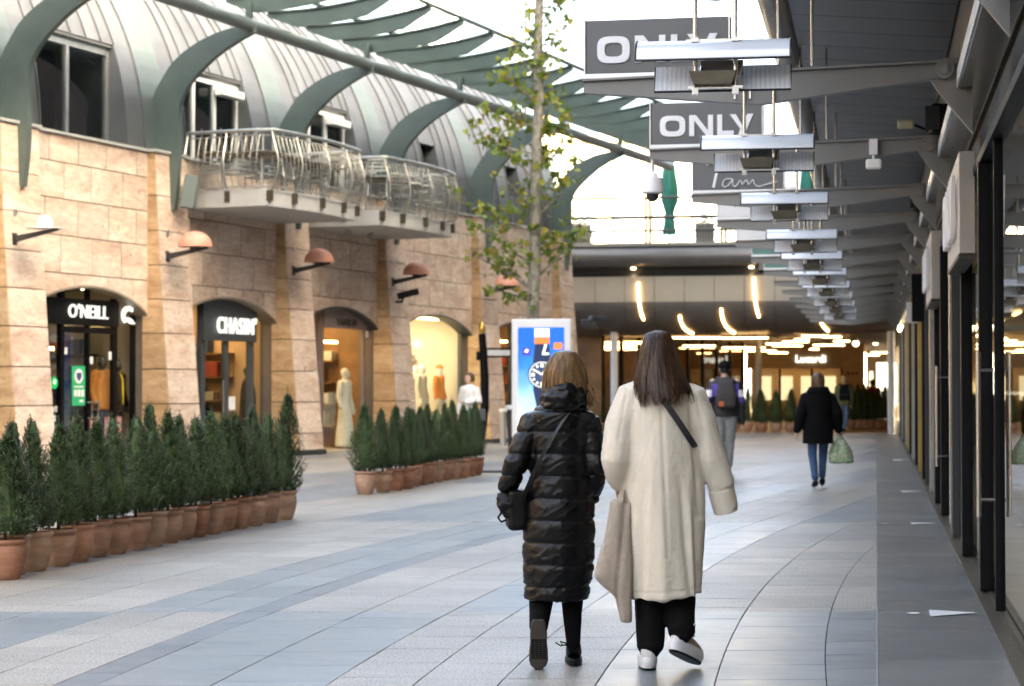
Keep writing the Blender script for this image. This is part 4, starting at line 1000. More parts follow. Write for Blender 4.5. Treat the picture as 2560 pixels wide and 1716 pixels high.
def fingers(wr, el, k=1.0, thumb=(0, 1, 0), curl=.5):
    mb = MB(); d = (Vector(wr) - Vector(el)).normalized(); s = Vector(thumb); s = (s - d * s.dot(d)).normalized(); n = d.cross(s)
    wr = Vector(wr)
    for i, L_ in enumerate((.07, .078, .073, .058)):
        b = wr + d * .085 * k + s * (.028 - .0185 * i) * k
        p1 = b + d * L_ * .45 * k + n * .006 * curl; p2 = p1 + (d * (1 - .5 * curl) + n * curl * .9).normalized() * L_ * .33 * k; p3 = p2 + (d * (1 - curl) + n * curl * 1.6).normalized() * L_ * .26 * k
        mb.tube([b - d * .025, b, p1, p2, p3], [.009 * k, .0095 * k, .009 * k, .008 * k, .0045 * k], 8)
    b = wr + d * .03 * k + s * .03 * k
    mb.tube([wr + d * .02 * k, b, b + (d * .7 + s * .7).normalized() * .035 * k, b + (d + s * .45).normalized() * .062 * k], [.012 * k, .0115 * k, .0105 * k, .005 * k], 8)
    return mb
def body(parent, J, voxel=.012, skin=SKIN, face=True, feet=True):
    k = J['k']; mb = MB(); hc = J['head']
    ch, wa, pe, ne = J['chest'], J['waist'], J['pelvis'], J['neck']
    mb.loft([(pe.x, pe.y, pe.z - .09 * k, .09 * k, .08 * k), (pe.x, pe.y, pe.z, .155 * k, .105 * k), (wa.x, wa.y, wa.z, .125 * k, .09 * k), (ch.x, ch.y, ch.z, .15 * k, .105 * k), (ch.x, ch.y - .005, ch.z + .1 * k, .155 * k, .09 * k), (ne.x, ne.y, ne.z - .03 * k, .06 * k, .055 * k), (ne.x, ne.y, ne.z + .03, .052 * k, .055 * k)], 20)
    limb(mb, [ne, hc - Vector((0, 0, .05 * k))], [.052 * k, .05 * k])
    z = .235 * k
    mb.loft([(hc.x, hc.y + dy * k, hc.z + zz * z, rx * k, ry * k) for dy, zz, rx, ry in ((.03, -.5, .02, .03), (.025, -.45, .042, .055), (.012, -.3, .06, .08), (.0, -.1, .07, .092), (-.006, .1, .076, .099), (-.012, .3, .068, .088), (-.014, .44, .042, .055), (-.014, .5, .012, .016))], 20)
    mb.tube([hc + Vector((0, .088 * k, .02 * k)), hc + Vector((0, .112 * k, -.028 * k)), hc + Vector((0, .088 * k, -.036 * k))], [.007 * k, .014 * k, .008 * k], 8)
    for s in (-1, 1): mb.ball(hc + Vector((s * .076 * k, -.005 * k, -.01 * k)), .012 * k, .022 * k, .032 * k, 10, 7)
    for s in 'LR':
        limb(mb, [J['sh' + s], J['el' + s], J['wr' + s]], [.052 * k, .042 * k, .028 * k])
        limb(mb, [J['hip' + s], J['kn' + s], J['an' + s]], [.085 * k, .055 * k, .037 * k])
        if feet: limb(mb, [J['an' + s] - Vector((0, .03, .03)) * k, J['to' + s]], [.035 * k, .03 * k])
        d = (J['wr' + s] - J['el' + s]).normalized(); limb(mb, [J['wr' + s], J['wr' + s] + d * .085 * k], [.027 * k, .033 * k])
    me = remesh(mb, 'body', voxel, 3)
    fs = [fingers(J['wr' + s], J['el' + s], k, (0, 1, 0), .6).mesh('f') for s in 'LR']
    me2 = join_mesh('body', [me] + fs); o = link('body', me2, skin, parent)
    if face:
        for s in (-1, 1): MB().ball(hc + Vector((s * .031 * k, .083 * k, .012 * k)), .012 * k, .008 * k, .008 * k, 10, 6).build('eye', EYEM, o, smooth=True)
        MB().ball(hc + Vector((0, .089 * k, -.062 * k)), .022 * k, .008 * k, .008 * k, 10, 6).build('mouth', LIPM, o, smooth=True)
    return o
def cloth(name, parent, mb, mt, voxel, disp=None, sm=5):
    me = remesh(mb, name, voxel, sm)
    if disp:
        me.update(); co = [v.co.copy() for v in me.vertices]; no = [v.normal.copy() for v in me.vertices]
        for v, c, n in zip(me.vertices, co, no): v.co = c + n * disp(c, n)
        me.update()
    return link(name, me, mt, parent)
def hair_strands(rings, count, r0, ends, width=.008, th_range=(pi, 2 * pi), out=1.02, wob=.006, seed=1, waves=0.0, clump=0.0):
    # rings top to bottom (cx,cy,z,rx,ry); back of the head lies at -y
    rg = random.Random(seed); mb = MB(); m = len(rings)
    def pos(th, s, k=1.0):
        q = s * (m - 1); i = min(m - 2, int(q)); f = q - i; a, b = rings[i], rings[i + 1]
        c = [a[j] * (1 - f) + b[j] * f for j in range(5)]
        return Vector((c[0] + c[3] * k * cos(th), c[1] + c[4] * k * sin(th), c[2]))
    locks = [(rg.uniform(*th_range), rg.uniform(*ends), rg.uniform(-.16, .16)) for _ in range(46)]
    for _ in range(count):
        lt, le, ld = rg.choice(locks); th = rg.uniform(*th_range); pull = rg.uniform(.35, 1.0) if clump else 0
        e = le + rg.uniform(-.05, .05); k = rg.uniform(out - .03, out + .03); ph = rg.uniform(0, 6.28); near = min(locks, key=lambda q: abs(q[0] - th)); dr = (near[0] - th) * pull * clump + near[2] * .5 * clump + rg.uniform(-.1, .1); e = (near[1] if clump else e) + rg.uniform(-.05, .05)
        wv = rg.uniform(.5, 1.3) * width; pts = []
        for j in range(13):
            s = r0 + (e - r0) * j / 12; t_ = th + dr * (j / 12) ** 2
            p = pos(t_, min(s, 1), k)
            if s > 1: p = p + (pos(t_, 1, k) - pos(t_, .86, k)) / .14 * (s - 1)
            p += Vector((sin(ph + j * .5), cos(ph * 1.7 + j * .4), 0)) * wob * (j / 12) + Vector((sin(j * .9 + ph), 0, 0)) * waves * (j / 12)
            pts.append((p, t_))
        vs = []
        for j, (p, t_) in enumerate(pts):
            tn = Vector((-sin(t_), cos(t_), 0)); w_ = wv * (1 if j < 9 else max(.12, 1 - (j - 8) / 4.3)); on = Vector((cos(t_), sin(t_), 0))
            vs += [p - tn * w_, p + on * w_ * .35, p + tn * w_]
        mb.add(vs, [(3 * j, 3 * j + 1, 3 * j + 4, 3 * j + 3) for j in range(12)] + [(3 * j + 1, 3 * j + 2, 3 * j + 5, 3 * j + 4) for j in range(12)])
    return mb
def hair_mat(name, dark, light, rough=.32):
    m, n, b = nodes(name); v = coords(n, 'obj', (60, 60, 2.2)); f = noise_t(n, v, 1.0, 4, .6)
    g = N(n, 'ShaderNodeNewGeometry'); r = ramp(n, [(.3, dark), (.72, light)]); n.links.new(f, r.inputs[0])
    rr = N(n, 'ShaderNodeMapRange'); rr.inputs[3].default_value = .7; rr.inputs[4].default_value = 1.35; n.links.new(g.outputs['Random Per Island'], rr.inputs[0])
    hs = N(n, 'ShaderNodeHueSaturation'); n.links.new(rr.outputs[0], hs.inputs['Value']); n.links.new(r.outputs[0], hs.inputs['Color']); n.links.new(hs.outputs[0], b.inputs['Base Color'])
    set_in(b, Roughness=rough + .08); b.inputs['Specular IOR Level'].default_value = .28
    return m
def fabric(name, col, rough=.85, var=.12, vs=18, bs=120, bstr=.25, sheen=0.0, **k):
    m = mat(name, col, rough, .0, var, vs, bs, bstr, space='obj', **k)
    m.node_tree.nodes['Principled BSDF'].inputs['Specular IOR Level'].default_value = .12
    if sheen: m.node_tree.nodes['Principled BSDF'].inputs['Sheen Weight'].default_value = sheen
    return m
def person(loc, rz, label, group=None): return empty('person', loc, rz, label, 'person', group)
BLACKCL = fabric('black_cloth', (.0035, .0035, .004), .85); DENIM = fabric('blue_denim', (.045, .085, .17), .8, .3, 9)

# ---- woman in the long black quilted coat -------------------------------------------------------
S1 = 457.0; o1 = czl(9.95, (1275 - 1169.5) / 4548 * 9.95)
def q1(x, y, d=0.0): return Vector(((x - 1275) / S1, d, (1519 - y) / S1))
w1 = person(o1, YAW, 'woman with light brown hair in a long black quilted coat walking away')
J = joints(1.57); 
def setj(J, **k):
    for a, b in k.items(): J[a] = Vector(b)
setj(J, head=q1(1290, 853, .01), neck=q1(1286, 905, -.01), chest=q1(1283, 985), waist=q1(1280, 1080), pelvis=q1(1278, 1150), shL=q1(1216, 965), elL=q1(1177, 1065, -.02), wrL=q1(1157, 1122, .05), shR=q1(1343, 968), elR=q1(1364, 1065, -.03), wrR=q1(1345, 1135, .08),
     hipL=q1(1248, 1170), knL=q1(1238, 1330, .10), anL=q1(1229, 1424, -.10), toL=q1(1229, 1505, -.10), hipR=q1(1308, 1170), knR=q1(1309, 1335, .05), anR=q1(1310, 1478, .02), toR=q1(1312, 1508, .15))
J['k'] = .93
b1 = body(w1, J, .010, feet=False)
mb = MB()
tors = [(922, 1284, .09, .085), (932, 1282, .135, .11), (945, 1281, .165, .125), (975, 1281, .158, .125), (1040, 1281, .156, .135), (1100, 1281, .160, .14), (1150, 1279, .170, .15), (1200, 1277, .179, .155), (1250, 1276, .180, .155), (1290, 1275, .178, .155), (1330, 1273, .168, .15), (1367, 1271, .157, .14)]
mb.loft([((x - 1275) / S1, .0, (1519 - y) / S1, rx, ry) for y, x, rx, ry in reversed(tors)], 36)
limb(mb, [q1(1222, 962), q1(1178, 1062, -.03), q1(1158, 1118, .04)], [.072, .062, .05]); limb(mb, [q1(1340, 965), q1(1362, 1062, -.04), q1(1346, 1138, .06)], [.072, .064, .055])
def puff(c, n):
    q = (c.z - .072) / .1095; g = abs((q % 1.0) - .5) * 2
    seam = -.009 * g ** 9 + .004 * (1 - g * g)
    a = mnoise.noise(Vector((c.x * 9 + c.z * 7, c.y * 6, c.z * 24 - c.x * 15)))
    b = mnoise.noise(Vector((c.x * 34 + c.z * 16, c.y * 20, c.z * 30 - c.x * 16)))
    f = 1.6 * (1 - min(1, abs(a) * 3.2)) ** 2 - .4
    low = 1.4 if .33 < c.z < .56 else .8
    return seam + low * (.0026 * f + .0012 * (1 - min(1, abs(b) * 3)) ** 2) - .002
PUFF = mat('black_quilted_nylon', (.002, .002, .0024), .32, .0, .1, 6, 160, .03, space='obj', **{'Specular IOR Level': .28}); PUFF.node_tree.nodes['Principled BSDF'].inputs['Coat Weight'].default_value = .0
cloth('coat', w1, mb, PUFF, .0075, puff, 4)
mb = MB(); mb.loft([((x - 1275) / S1, cy, (1519 - y) / S1, rx, ry) for y, x, cy, rx, ry in ((944, 1285, -.01, .10, .10), (926, 1288, -.015, .121, .128), (905, 1289, -.018, .113, .128), (888, 1290, -.014, .108, .122), (872, 1291, -.006, .096, .105), (862, 1292, .0, .07, .075))], 30)
def crump(c, n): return .012 * mnoise.noise(Vector((c.x * 16, c.y * 16, c.z * 34))) + .006 * mnoise.noise(Vector((c.x * 40, c.y * 40, c.z * 60)))
cloth('hood_collar', w1, mb, PUFF, .007, crump, 3)
H1 = hair_mat('light_brown_hair', (.07, .036, .014), (.25, .145, .062))
r1_ = [((x - 1275) / S1, cy, (1519 - y) / S1, rx, ry) for y, x, cy, rx, ry in ((801, 1291, -.01, .012, .015), (806, 1291, -.01, .05, .055), (824, 1290, -.008, .076, .09), (847, 1290, -.004, .098, .11), (870, 1291, .0, .107, .112), (893, 1292, .0, .109, .108), (912, 1296, .01, .105, .1))]
core = MB().loft(list(reversed(r1_)), 28).mesh('core', True)
st = hair_strands(r1_, 520, .02, (.8, 1.0), .0065, (pi * .98, 2.02 * pi), 1.015, .006, 3).mesh('s', fix=False)
tf = MB(); rg = random.Random(5)
for i in range(70):
    a = q1(1330 + rg.uniform(-8, 6), 868 + rg.uniform(-10, 10), rg.uniform(-.05, .05)); e = q1(1352 + rg.uniform(-14, 12), 922 + rg.uniform(-14, 14), rg.uniform(-.08, .04)); m_ = (a + e) / 2 + Vector((.012 + rg.uniform(-.01, .012), 0, -.006))
    tf.tube([a, a.lerp(m_, .5) + Vector((.004, 0, 0)), m_, m_.lerp(e, .6), e], [.004, .0045, .004, .003, .001], 4)
fl = hair_strands(r1_, 80, .0, (.5, .95), .0015, (pi * .95, 2.05 * pi), 1.06, .02, 19, .004).mesh('fl', fix=False)
link('hair', join_mesh('hair', [core, st, fl, tf.mesh('t', True)]), H1, b1)
mb = MB(); limb(mb, [q1(1246, 1300, .05), q1(1240, 1340, .09), q1(1235, 1380, .0), q1(1229, 1430, -.105)], [.078, .070, .060, .046]); limb(mb, [q1(1308, 1300, .03), q1(1308, 1345, .05), q1(1307, 1400, .03), q1(1310, 1482, .02)], [.075, .062, .050, .034])
cloth('tights', w1, mb, BLACKCL, .009)
SOLE = mat('brown_rubber_sole', (.028, .022, .014), .55, .0, .3, 20, space='obj'); SHOEB = mat('black_leather', (.004, .004, .0045), .42, .0, .2, 12, **{'Specular IOR Level': .2})
# raised foot: sole turned to the camera
so = MB(); sh = [(1419, .026), (1428, .036), (1450, .042), (1470, .041), (1490, .046), (1510, .047), (1522, .038), (1530, .016)]
so.strip([((1229 - 1275) / S1 - w_, (1519 - y + 1.5) / S1) for y, w_ in sh], [((1229 - 1275) / S1 + w_, (1519 - y + 1.5) / S1) for y, w_ in sh], -.165, -.135, 'y')
so.xform(Matrix.Translation((0, 0, .026)))
sl = so.build('shoe_sole', SOLE, w1, bevel=.006)
tr_ = MB()
for i in range(9):
    for j in range(4): tr_.cbox(((1229 - 1275) / S1 - .028 + .019 * j, -.166, .035 + .011 * i + .026), .015, .004, .008)
tr_.build('tread', SHOEB, sl)
mb = MB(); limb(mb, [q1(1229, 1420, -.10), q1(1229, 1462, -.10), q1(1229, 1512, -.105)], [.036, .040, .034]); cloth('shoe', w1, mb, SHOEB, .008)
mb = MB(); limb(mb, [q1(1310, 1475, .015), q1(1311, 1492, .07), q1(1313, 1503, .17)], [.038, .042, .034]); cloth('shoe', w1, mb, SHOEB, .008)
mb = MB(); ol = [(.045 * cos(a) * (1 if sin(a) > 0 else .95), .13 * sin(a)) for a in [2 * pi * i / 20 for i in range(20)]]; mb.prism(ol, 0, .035, 'z'); mb.xform(Matrix.Translation(((1311 - 1275) / S1, .08, .003))); mb.build('shoe_sole', SHOEB, w1, bevel=.008)
lc = MB(); lc.tube([q1(1303, 1470, .03), q1(1290, 1466, -.02), q1(1279, 1462, -.03), q1(1284, 1470, -.03), q1(1296, 1472, -.01)], .004, 6); lc.tube([q1(1296, 1470, .0), q1(1280, 1472, -.03), q1(1268, 1464, -.03)], .0035, 6); lc.build('shoelace', SHOEB, w1, smooth=True)
# her bags: things of their own
e = empty('crossbody_bag', o1, YAW, 'black crossbody bag with a diagonal strap worn over the quilted coat', 'bag')
sp_ = [q1(1300, 938, -.095), q1(1288, 955, -.135), q1(1268, 985, -.152), q1(1245, 1025, -.155), q1(1222, 1070, -.135), q1(1205, 1110, -.10), q1(1190, 1150, -.03)]
mb = MB(); vs = []
for p in sp_: vs += [p + Vector((-.016, -.006, -.012)), p + Vector((.016, -.006, .012)), p + Vector((.016, .004, .012)), p + Vector((-.016, .004, -.012))]
mb.add(vs, [(4 * i + a, 4 * i + (a + 1) % 4, 4 * i + 4 + (a + 1) % 4, 4 * i + 4 + a) for i in range(len(sp_) - 1) for a in range(4)]); mb.build('strap', mat('strap_charcoal', (.03, .03, .03), .6), e, smooth=True)
mb = MB(); mb.cbox(q1(1180, 1165, .05), .10, .2, .2, rz=.1); cloth('pouch', e, mb, SHOEB, .012, lambda c, n: .006 * mnoise.noise(c * 14), 6)
e = empty('folded_umbrella_bag', o1, YAW, 'small crumpled black bag with a loop handle held in her left hand', 'bag')
mb = MB(); mb.loft([(x, y, z, a, b) for x, y, z, a, b in (((1180 - 1275) / S1, .0, .715, .03, .03), ((1172 - 1275) / S1, -.01, .745, .05, .04), ((1165 - 1275) / S1, -.01, .79, .062, .045), ((1160 - 1275) / S1, .0, .835, .06, .04), ((1152 - 1275) / S1, .02, .86, .035, .03))], 20)
cloth('bag_body', e, mb, SHOEB, .008, crump, 2)
MB().tube([q1(1160, 1160, -.03), q1(1146, 1168, -.03), q1(1138, 1182, -.03), q1(1145, 1191, -.03), q1(1158, 1186, -.03)], .006, 8).build('loop_handle', SHOEB, e, smooth=True)

# ---- woman in the cream wool coat ----------------------------------------------------------------
S2 = 462.0; o2 = czl(9.84, (1525 - 1169.5) / 4548 * 9.84)
def q2(x, y, d=0.0): return Vector(((x - 1525) / S2, d, (1526 - y) / S2))
w2 = person(o2, YAW, 'woman with long dark brown hair in a cream wool coat walking away')
J = joints(1.67)
setj(J, head=q2(1503, 812, .02), neck=q2(1506, 868, .0), chest=q2(1508, 940), waist=q2(1514, 1050), pelvis=q2(1518, 1140), shL=q2(1440, 905), elL=q2(1398, 1045, -.05), wrL=q2(1418, 1118, .06), shR=q2(1576, 908), elR=q2(1622, 1035, -.03), wrR=q2(1640, 1085, .02),
     hipL=q2(1488, 1160), knL=q2(1484, 1345, .08), anL=q2(1482, 1455, .0), toL=q2(1478, 1512, .13), hipR=q2(1552, 1160), knR=q2(1552, 1335, .10), anR=q2(1552, 1425, -.06), toR=q2(1585, 1508, -.02))
J['k'] = .98
b2 = body(w2, J, .010, feet=False)
mb = MB()
tors = [(862, 1508, .075, .075), (878, 1508, .145, .10), (900, 1508, .172, .122), (930, 1509, .182, .138), (980, 1511, .188, .148), (1050, 1513, .195, .158), (1130, 1517, .201, .165), (1200, 1519, .198, .168), (1280, 1521, .185, .165), (1330, 1523, .178, .16), (1362, 1524, .174, .155, .075)]
mb.loft([((q[1] - 1525) / S2, .0, (1526 - q[0]) / S2, q[2], q[3], q[4] if len(q) > 4 else 0, 0) for q in reversed(tors)], 40)
limb(mb, [q2(1450, 900), q2(1418, 970, -.02), q2(1404, 1050, -.06), q2(1412, 1085, .0), q2(1424, 1108, .05)], [.085, .078, .074, .066, .06])
MBs = MB(); limb(mb, [q2(1572, 905), q2(1600, 965, -.01), q2(1626, 1045, -.02), q2(1646, 1110, .0)], [.088, .08, .072, .064])
mb.tube([q2(1640, 1090, 0), q2(1657, 1163, .02)], [.062, .055], 18)
def wool(c, n):
    f = .02 * mnoise.noise(Vector((c.x * 7.5 + 3, c.y * 5, c.z * 1.1))) * min(1, max(.15, (1.3 - c.z) / .5)) + .006 * mnoise.noise(Vector((c.x * 15, c.y * 12, c.z * 2.4 + 7)))
    cx = -.042 + (1.3 - c.z) * .038
    if c.y < -.05 and .55 < c.z < 1.28: f -= .007 * math.exp(-((c.x - cx) / .008) ** 2)
    if c.y < .05 and c.x > .05:                                        # fold where the sleeve meets the body
        xs = .105 + (1.3 - c.z) * .09
        if c.z > .75: f -= .012 * math.exp(-((c.x - xs) / .014) ** 2)
    if c.y < .02:                                                      # hanging folds towards the hem and the dropped shoulder seams
        dn = min(1, max(0, (1.0 - c.z) / .35))
        for x0, sl, dp, wd in ((.045, .10, -.016, .018), (.085, .05, .013, .02), (.12, .03, -.014, .016), (-.12, -.03, -.010, .018), (-.165, -.02, .010, .018), (-.04, .02, .008, .03)):
            f += dn * dp * math.exp(-((c.x - x0 - (1.0 - c.z) * sl) / wd) ** 2)
        for sx in (-1, 1):
            xs = -.038 + sx * .185 + sx * (1.28 - c.z) * .18
            if 1.12 < c.z < 1.40: f -= .005 * math.exp(-((c.x - xs) / .007) ** 2)
        f -= .004 * math.exp(-((c.z - .392 - .07 * c.x) / .004) ** 2)
    return f + .0022 * mnoise.noise(Vector((c.x * 55, c.y * 55, c.z * 55)))
WOOL = fabric('cream_wool', (.76, .675, .545), .95, .06, 9, 230, .55, .35)
cw = cloth('coat', w2, mb, WOOL, .0085, wool, 5)
cf = MB(); cf.tube([q2(1647, 1118, .005), q2(1652, 1142, .012), q2(1658.5, 1169, .022), q2(1657.5, 1164, .021)], [.0655, .064, .060, .05], 26); cf.build('cuff', WOOL, cw, smooth=True)
H2 = hair_mat('dark_brown_hair', (.012, .006, .0035), (.075, .034, .016), .3)
r2_ = [((x - 1525) / S2, cy, (1526 - y) / S2, rx, ry) for y, x, cy, rx, ry in ((756, 1503, -.01, .012, .015), (762, 1503, -.01, .05, .055), (778, 1502, -.012, .068, .088), (805, 1502, -.012, .083, .107), (835, 1504, -.014, .102, .112), (865, 1507, -.025, .121, .122), (893, 1511, -.04, .136, .132), (912, 1513, -.048, .138, .135))]
cr_ = [q if i < 6 else (q[0], q[1] + .03, q[2], q[3] * .86, q[4] * .8) for i, q in enumerate(r2_)]
core = MB().loft(list(reversed(cr_[:7])), 28).mesh('core', True)
st = hair_strands(r2_, 900, .02, (.80, 1.12), .006, (pi * .97, 2.03 * pi), 1.0, .012, 11, .006, .8).mesh('s', fix=False)
fl = hair_strands(r2_, 90, .0, (.5, 1.15), .0016, (pi * .95, 2.05 * pi), 1.07, .03, 17, .006).mesh('fl', fix=False)
link('hair', join_mesh('hair', [core, st, fl]), H2, b2)
TRS = fabric('black_trousers', (.004, .0035, .0035), .8)
def trou(c, n): return .007 * mnoise.noise(Vector((c.x * 14, c.y * 14, c.z * 7)))
mb = MB(); limb(mb, [q2(1490, 1280, .03), q2(1486, 1360, .05), q2(1484, 1430, .0), q2(1484, 1478, -.02)], [.082, .078, .074, .068]); limb(mb, [q2(1550, 1280, .03), q2(1552, 1350, .06), q2(1553, 1410, -.03), q2(1553, 1440, -.09)], [.082, .076, .074, .066])
cloth('trousers', w2, mb, TRS, .009, trou)
SNK = mat('white_sneaker', (.66, .64, .61), .55, .0, .08, 14); SNT = mat('tan_suede', (.42, .31, .24), .8, .0, .12, 20); SNS = mat('sneaker_sole_white', (.74, .74, .74), .5)
def sneaker(T):
    up_ = MB(); limb(up_, [Vector((0, -.075, .085)), Vector((0, -.03, .075)), Vector((0, .08, .055)), Vector((0, .14, .045))], [.036, .040, .038, .030]); up_.xform(T); u_ = cloth('sneaker_upper', w2, up_, SNT, .007, None, 3)
    bk_ = MB(); limb(bk_, [Vector((0, -.07, .06)), Vector((0, -.072, .12))], [.04, .036]); bk_.xform(T); cloth('sneaker_collar', w2, bk_, SNK, .007, None, 3)
    s_ = MB(); s_.loft([(0, .025, .0, .043, .135), (0, .023, .03, .049, .148), (0, .02, .055, .045, .14)], 26, pw=2.6); s_.xform(T); s_.build('sneaker_sole', SNS, w2, smooth=True)
    b_ = MB(); b_.loft([(0, .025, -.010, .041, .13), (0, .025, .001, .0435, .137)], 26, pw=2.6); b_.xform(T); b_.build('outsole', SHOEB, w2)
    l_ = MB(); l_.tube([(.03, .02, .10), (.05, -.02, .14), (.065, -.05, .15), (.058, -.07, .12)], .004, 6); l_.xform(T); l_.build('shoelace', SNK, w2)
sneaker(Matrix.Translation(((1479 - 1525) / S2, .03, .012)))
sneaker(Matrix.Translation(((1556 - 1525) / S2, -.06, .075)) @ Matrix.Rotation(-.62, 4, 'Z') @ Matrix.Rotation(-.36, 4, 'X'))
e = empty('crossbody_bag', o2, YAW, 'black crossbody bag with a brown-ended strap over the cream coat', 'bag')
def ribbon(mb, pts, w_):
    vs = []
    for p in pts: vs += [p + Vector((-w_, -.004, -w_ * .6)), p + Vector((w_, -.004, w_ * .6)), p + Vector((w_, .005, w_ * .6)), p + Vector((-w_, .005, -w_ * .6))]
    n = len(pts); mb.add(vs, [(4 * i + a, 4 * i + (a + 1) % 4, 4 * i + 4 + (a + 1) % 4, 4 * i + 4 + a) for i in range(n - 1) for a in range(4)] + [(0, 3, 2, 1), (4 * n - 4, 4 * n - 3, 4 * n - 2, 4 * n - 1)])
mb = MB(); ribbon(mb, [q2(1508, 912, -.148), q2(1524, 934, -.156), q2(1545, 964, -.152), q2(1565, 994, -.135), q2(1580, 1015, -.10), q2(1592, 1035, -.02)], .013); mb.build('strap', mat('strap_black', (.02, .02, .02), .55), e)
mb = MB(); ribbon(mb, [q2(1490, 884, -.13), q2(1499, 900, -.148), q2(1509, 914, -.153)], .014); mb.build('strap_end', mat('strap_brown', (.09, .045, .025), .5), e)
mb = MB(); mb.cbox(q2(1560, 1090, .18), .22, .07, .16); mb.build('pouch', SHOEB, e, bevel=.02)
e = empty('tote_bag', o2, YAW, 'limp beige fleece tote bag hanging at her left side', 'bag')
FLEECE = fabric('beige_fleece', (.47, .39, .31), .98, .12, 40, 260, .8, .3)
mb = MB()
tot = [(1142, 1393, 1441, .05), (1180, 1386, 1441, .06), (1230, 1377, 1441, .07), (1280, 1362, 1441, .075), (1312, 1355, 1441, .075), (1340, 1378, 1441, .065), (1362, 1402, 1441, .055), (1395, 1410, 1441, .045), (1418, 1415, 1440, .03)]
mb.loft([(((a + b) / 2 - 1525) / S2, -.045, (1526 - y) / S2, (b - a) / 2 / S2, d) for y, a, b, d in reversed(tot)], 26, pw=3.2)
def totd(c, n): return .008 * mnoise.noise(Vector((c.x * 22, c.y * 10, c.z * 5))) - (.016 * math.exp(-((c.x + .245 + (c.z - .5) * -.1) / .016) ** 2) if c.y < -.05 else 0)
cloth('bag_body', e, mb, FLEECE, .008, totd, 4)
mb = MB(); ribbon(mb, [q2(1413, 1150, -.09), q2(1417, 1128, -.05), q2(1424, 1112, .03)], .014); mb.build('handle', FLEECE, e)
mb = MB(); ribbon(mb, [q2(1428, 1150, .0), q2(1427, 1128, .02), q2(1426, 1112, .05)], .014); mb.build('handle', FLEECE, e)
mb = MB(); mb.cbox(q2(1376, 1243, -.118), .008, .006, .028, ry=.2); mb.build('sewn_tag', SNK, e)

# ---- generic clothed figure for the people farther off --------------------------------------------
def dressed(loc, rz, label, J, top, top_m, leg_m, shoe_m, hair_m, hem, thick=.03, hair_len=.0, vox=.013, group=None, cap=None, legw=1.0, cuffs=False):
    w_ = person(loc, rz, label, group); k = J['k']; b_ = body(w_, J, vox)
    mb = MB(); ch, wa, pe, ne = J['chest'], J['waist'], J['pelvis'], J['neck']
    rings = [(ne.x, ne.y, ne.z - .005, .07 * k, .07 * k), (ch.x, ch.y, ch.z + .12 * k, .165 * k + thick * .4, .10 * k + thick), (ch.x, ch.y, ch.z, .165 * k + thick, .115 * k + thick), (wa.x, wa.y, wa.z, .145 * k + thick, .105 * k + thick), (pe.x, pe.y, pe.z, .165 * k + thick, .115 * k + thick)]
    rings = [r for r in rings if r[2] > hem + .03] + [(pe.x, pe.y, hem, .165 * k + thick * 1.05, .12 * k + thick)]
    mb.loft(list(reversed(rings)), 26)
    for s in 'LR': limb(mb, [J['sh' + s] + Vector((0, 0, -.03)), J['el' + s], J['wr' + s]], [.056 * k + thick * .45, .05 * k + thick * .5, .036 * k + thick * .45])
    cloth(top, w_, mb, top_m, vox, lambda c, n: .007 * mnoise.noise(c * 11), 3)
    mb = MB()
    for s in 'LR': limb(mb, [J['hip' + s] + Vector((0, 0, .04)), J['kn' + s], J['an' + s] + Vector((0, 0, .03))], [.098 * k * legw, .066 * k * legw, .05 * k * legw])
    mb.loft([(pe.x, pe.y, pe.z - .1 * k, .12 * k, .1 * k), (pe.x, pe.y, pe.z + .06 * k, .155 * k, .11 * k)], 20)
    cloth('trousers', w_, mb, leg_m, vox, lambda c, n: .006 * mnoise.noise(c * 13), 3)
    for s in 'LR':
        mb = MB(); a = J['an' + s]; t_ = J['to' + s]; limb(mb, [a + Vector((0, -.035, -.015)) * k, a + Vector((0, 0, -.03)) * k, t_ + Vector((0, 0, .012))], [.045 * k, .047 * k, .036 * k]); cloth('shoe', w_, mb, shoe_m, .010, None, 3)
    hc = J['head']; mb = MB()
    if cap: 
        mb.loft([(hc.x, hc.y - .008, hc.z - .0 * k, .086 * k, .108 * k), (hc.x, hc.y - .01, hc.z + .05 * k, .086 * k, .108 * k), (hc.x, hc.y - .012, hc.z + .1 * k, .066 * k, .085 * k), (hc.x, hc.y - .014, hc.z + .125 * k, .02 * k, .03 * k)], 22); mb.build('cap', cap, b_, smooth=True)
        mb = MB(); mb.loft([(hc.x, hc.y - .02, hc.z - .07 * k, .06 * k, .07 * k), (hc.x, hc.y - .018, hc.z - .02 * k, .078 * k, .088 * k), (hc.x, hc.y - .016, hc.z + .01 * k, .08 * k, .092 * k)], 20); mb.build('hair', hair_m, b_, smooth=True)
    else:
        rg_ = [(hc.x, hc.y - .016, hc.z + .128 * k, .015 * k, .02 * k), (hc.x, hc.y - .016, hc.z + .115 * k, .05 * k, .06 * k), (hc.x, hc.y - .016, hc.z + .07 * k, .083 * k, .1 * k), (hc.x, hc.y - .022, hc.z, .09 * k, .1 * k), (hc.x, hc.y - .03, hc.z - .07 * k, .088 * k, .092 * k)]
        if hair_len: rg_.append((hc.x, hc.y - .04, hc.z - .07 * k - hair_len, .1 * k, .085 * k))
        mc = MB().loft(list(reversed(rg_)), 20)
        for i_ in range(len(mc.v)):                                    # keep the face free
            v = Vector(mc.v[i_])
            if v.z < hc.z + .07 * k and v.y > hc.y + .03 * k: mc.v[i_] = (v.x, hc.y + .03 * k, v.z)
        st_ = hair_strands(rg_, 140, .03, (.85, 1.05), .009, (pi * .95, 2.05 * pi), 1.02, .008, 4).mesh('s', fix=False)
        link('hair', join_mesh('hair', [mc.mesh('c', True), st_]), hair_m, b_)
    return w_
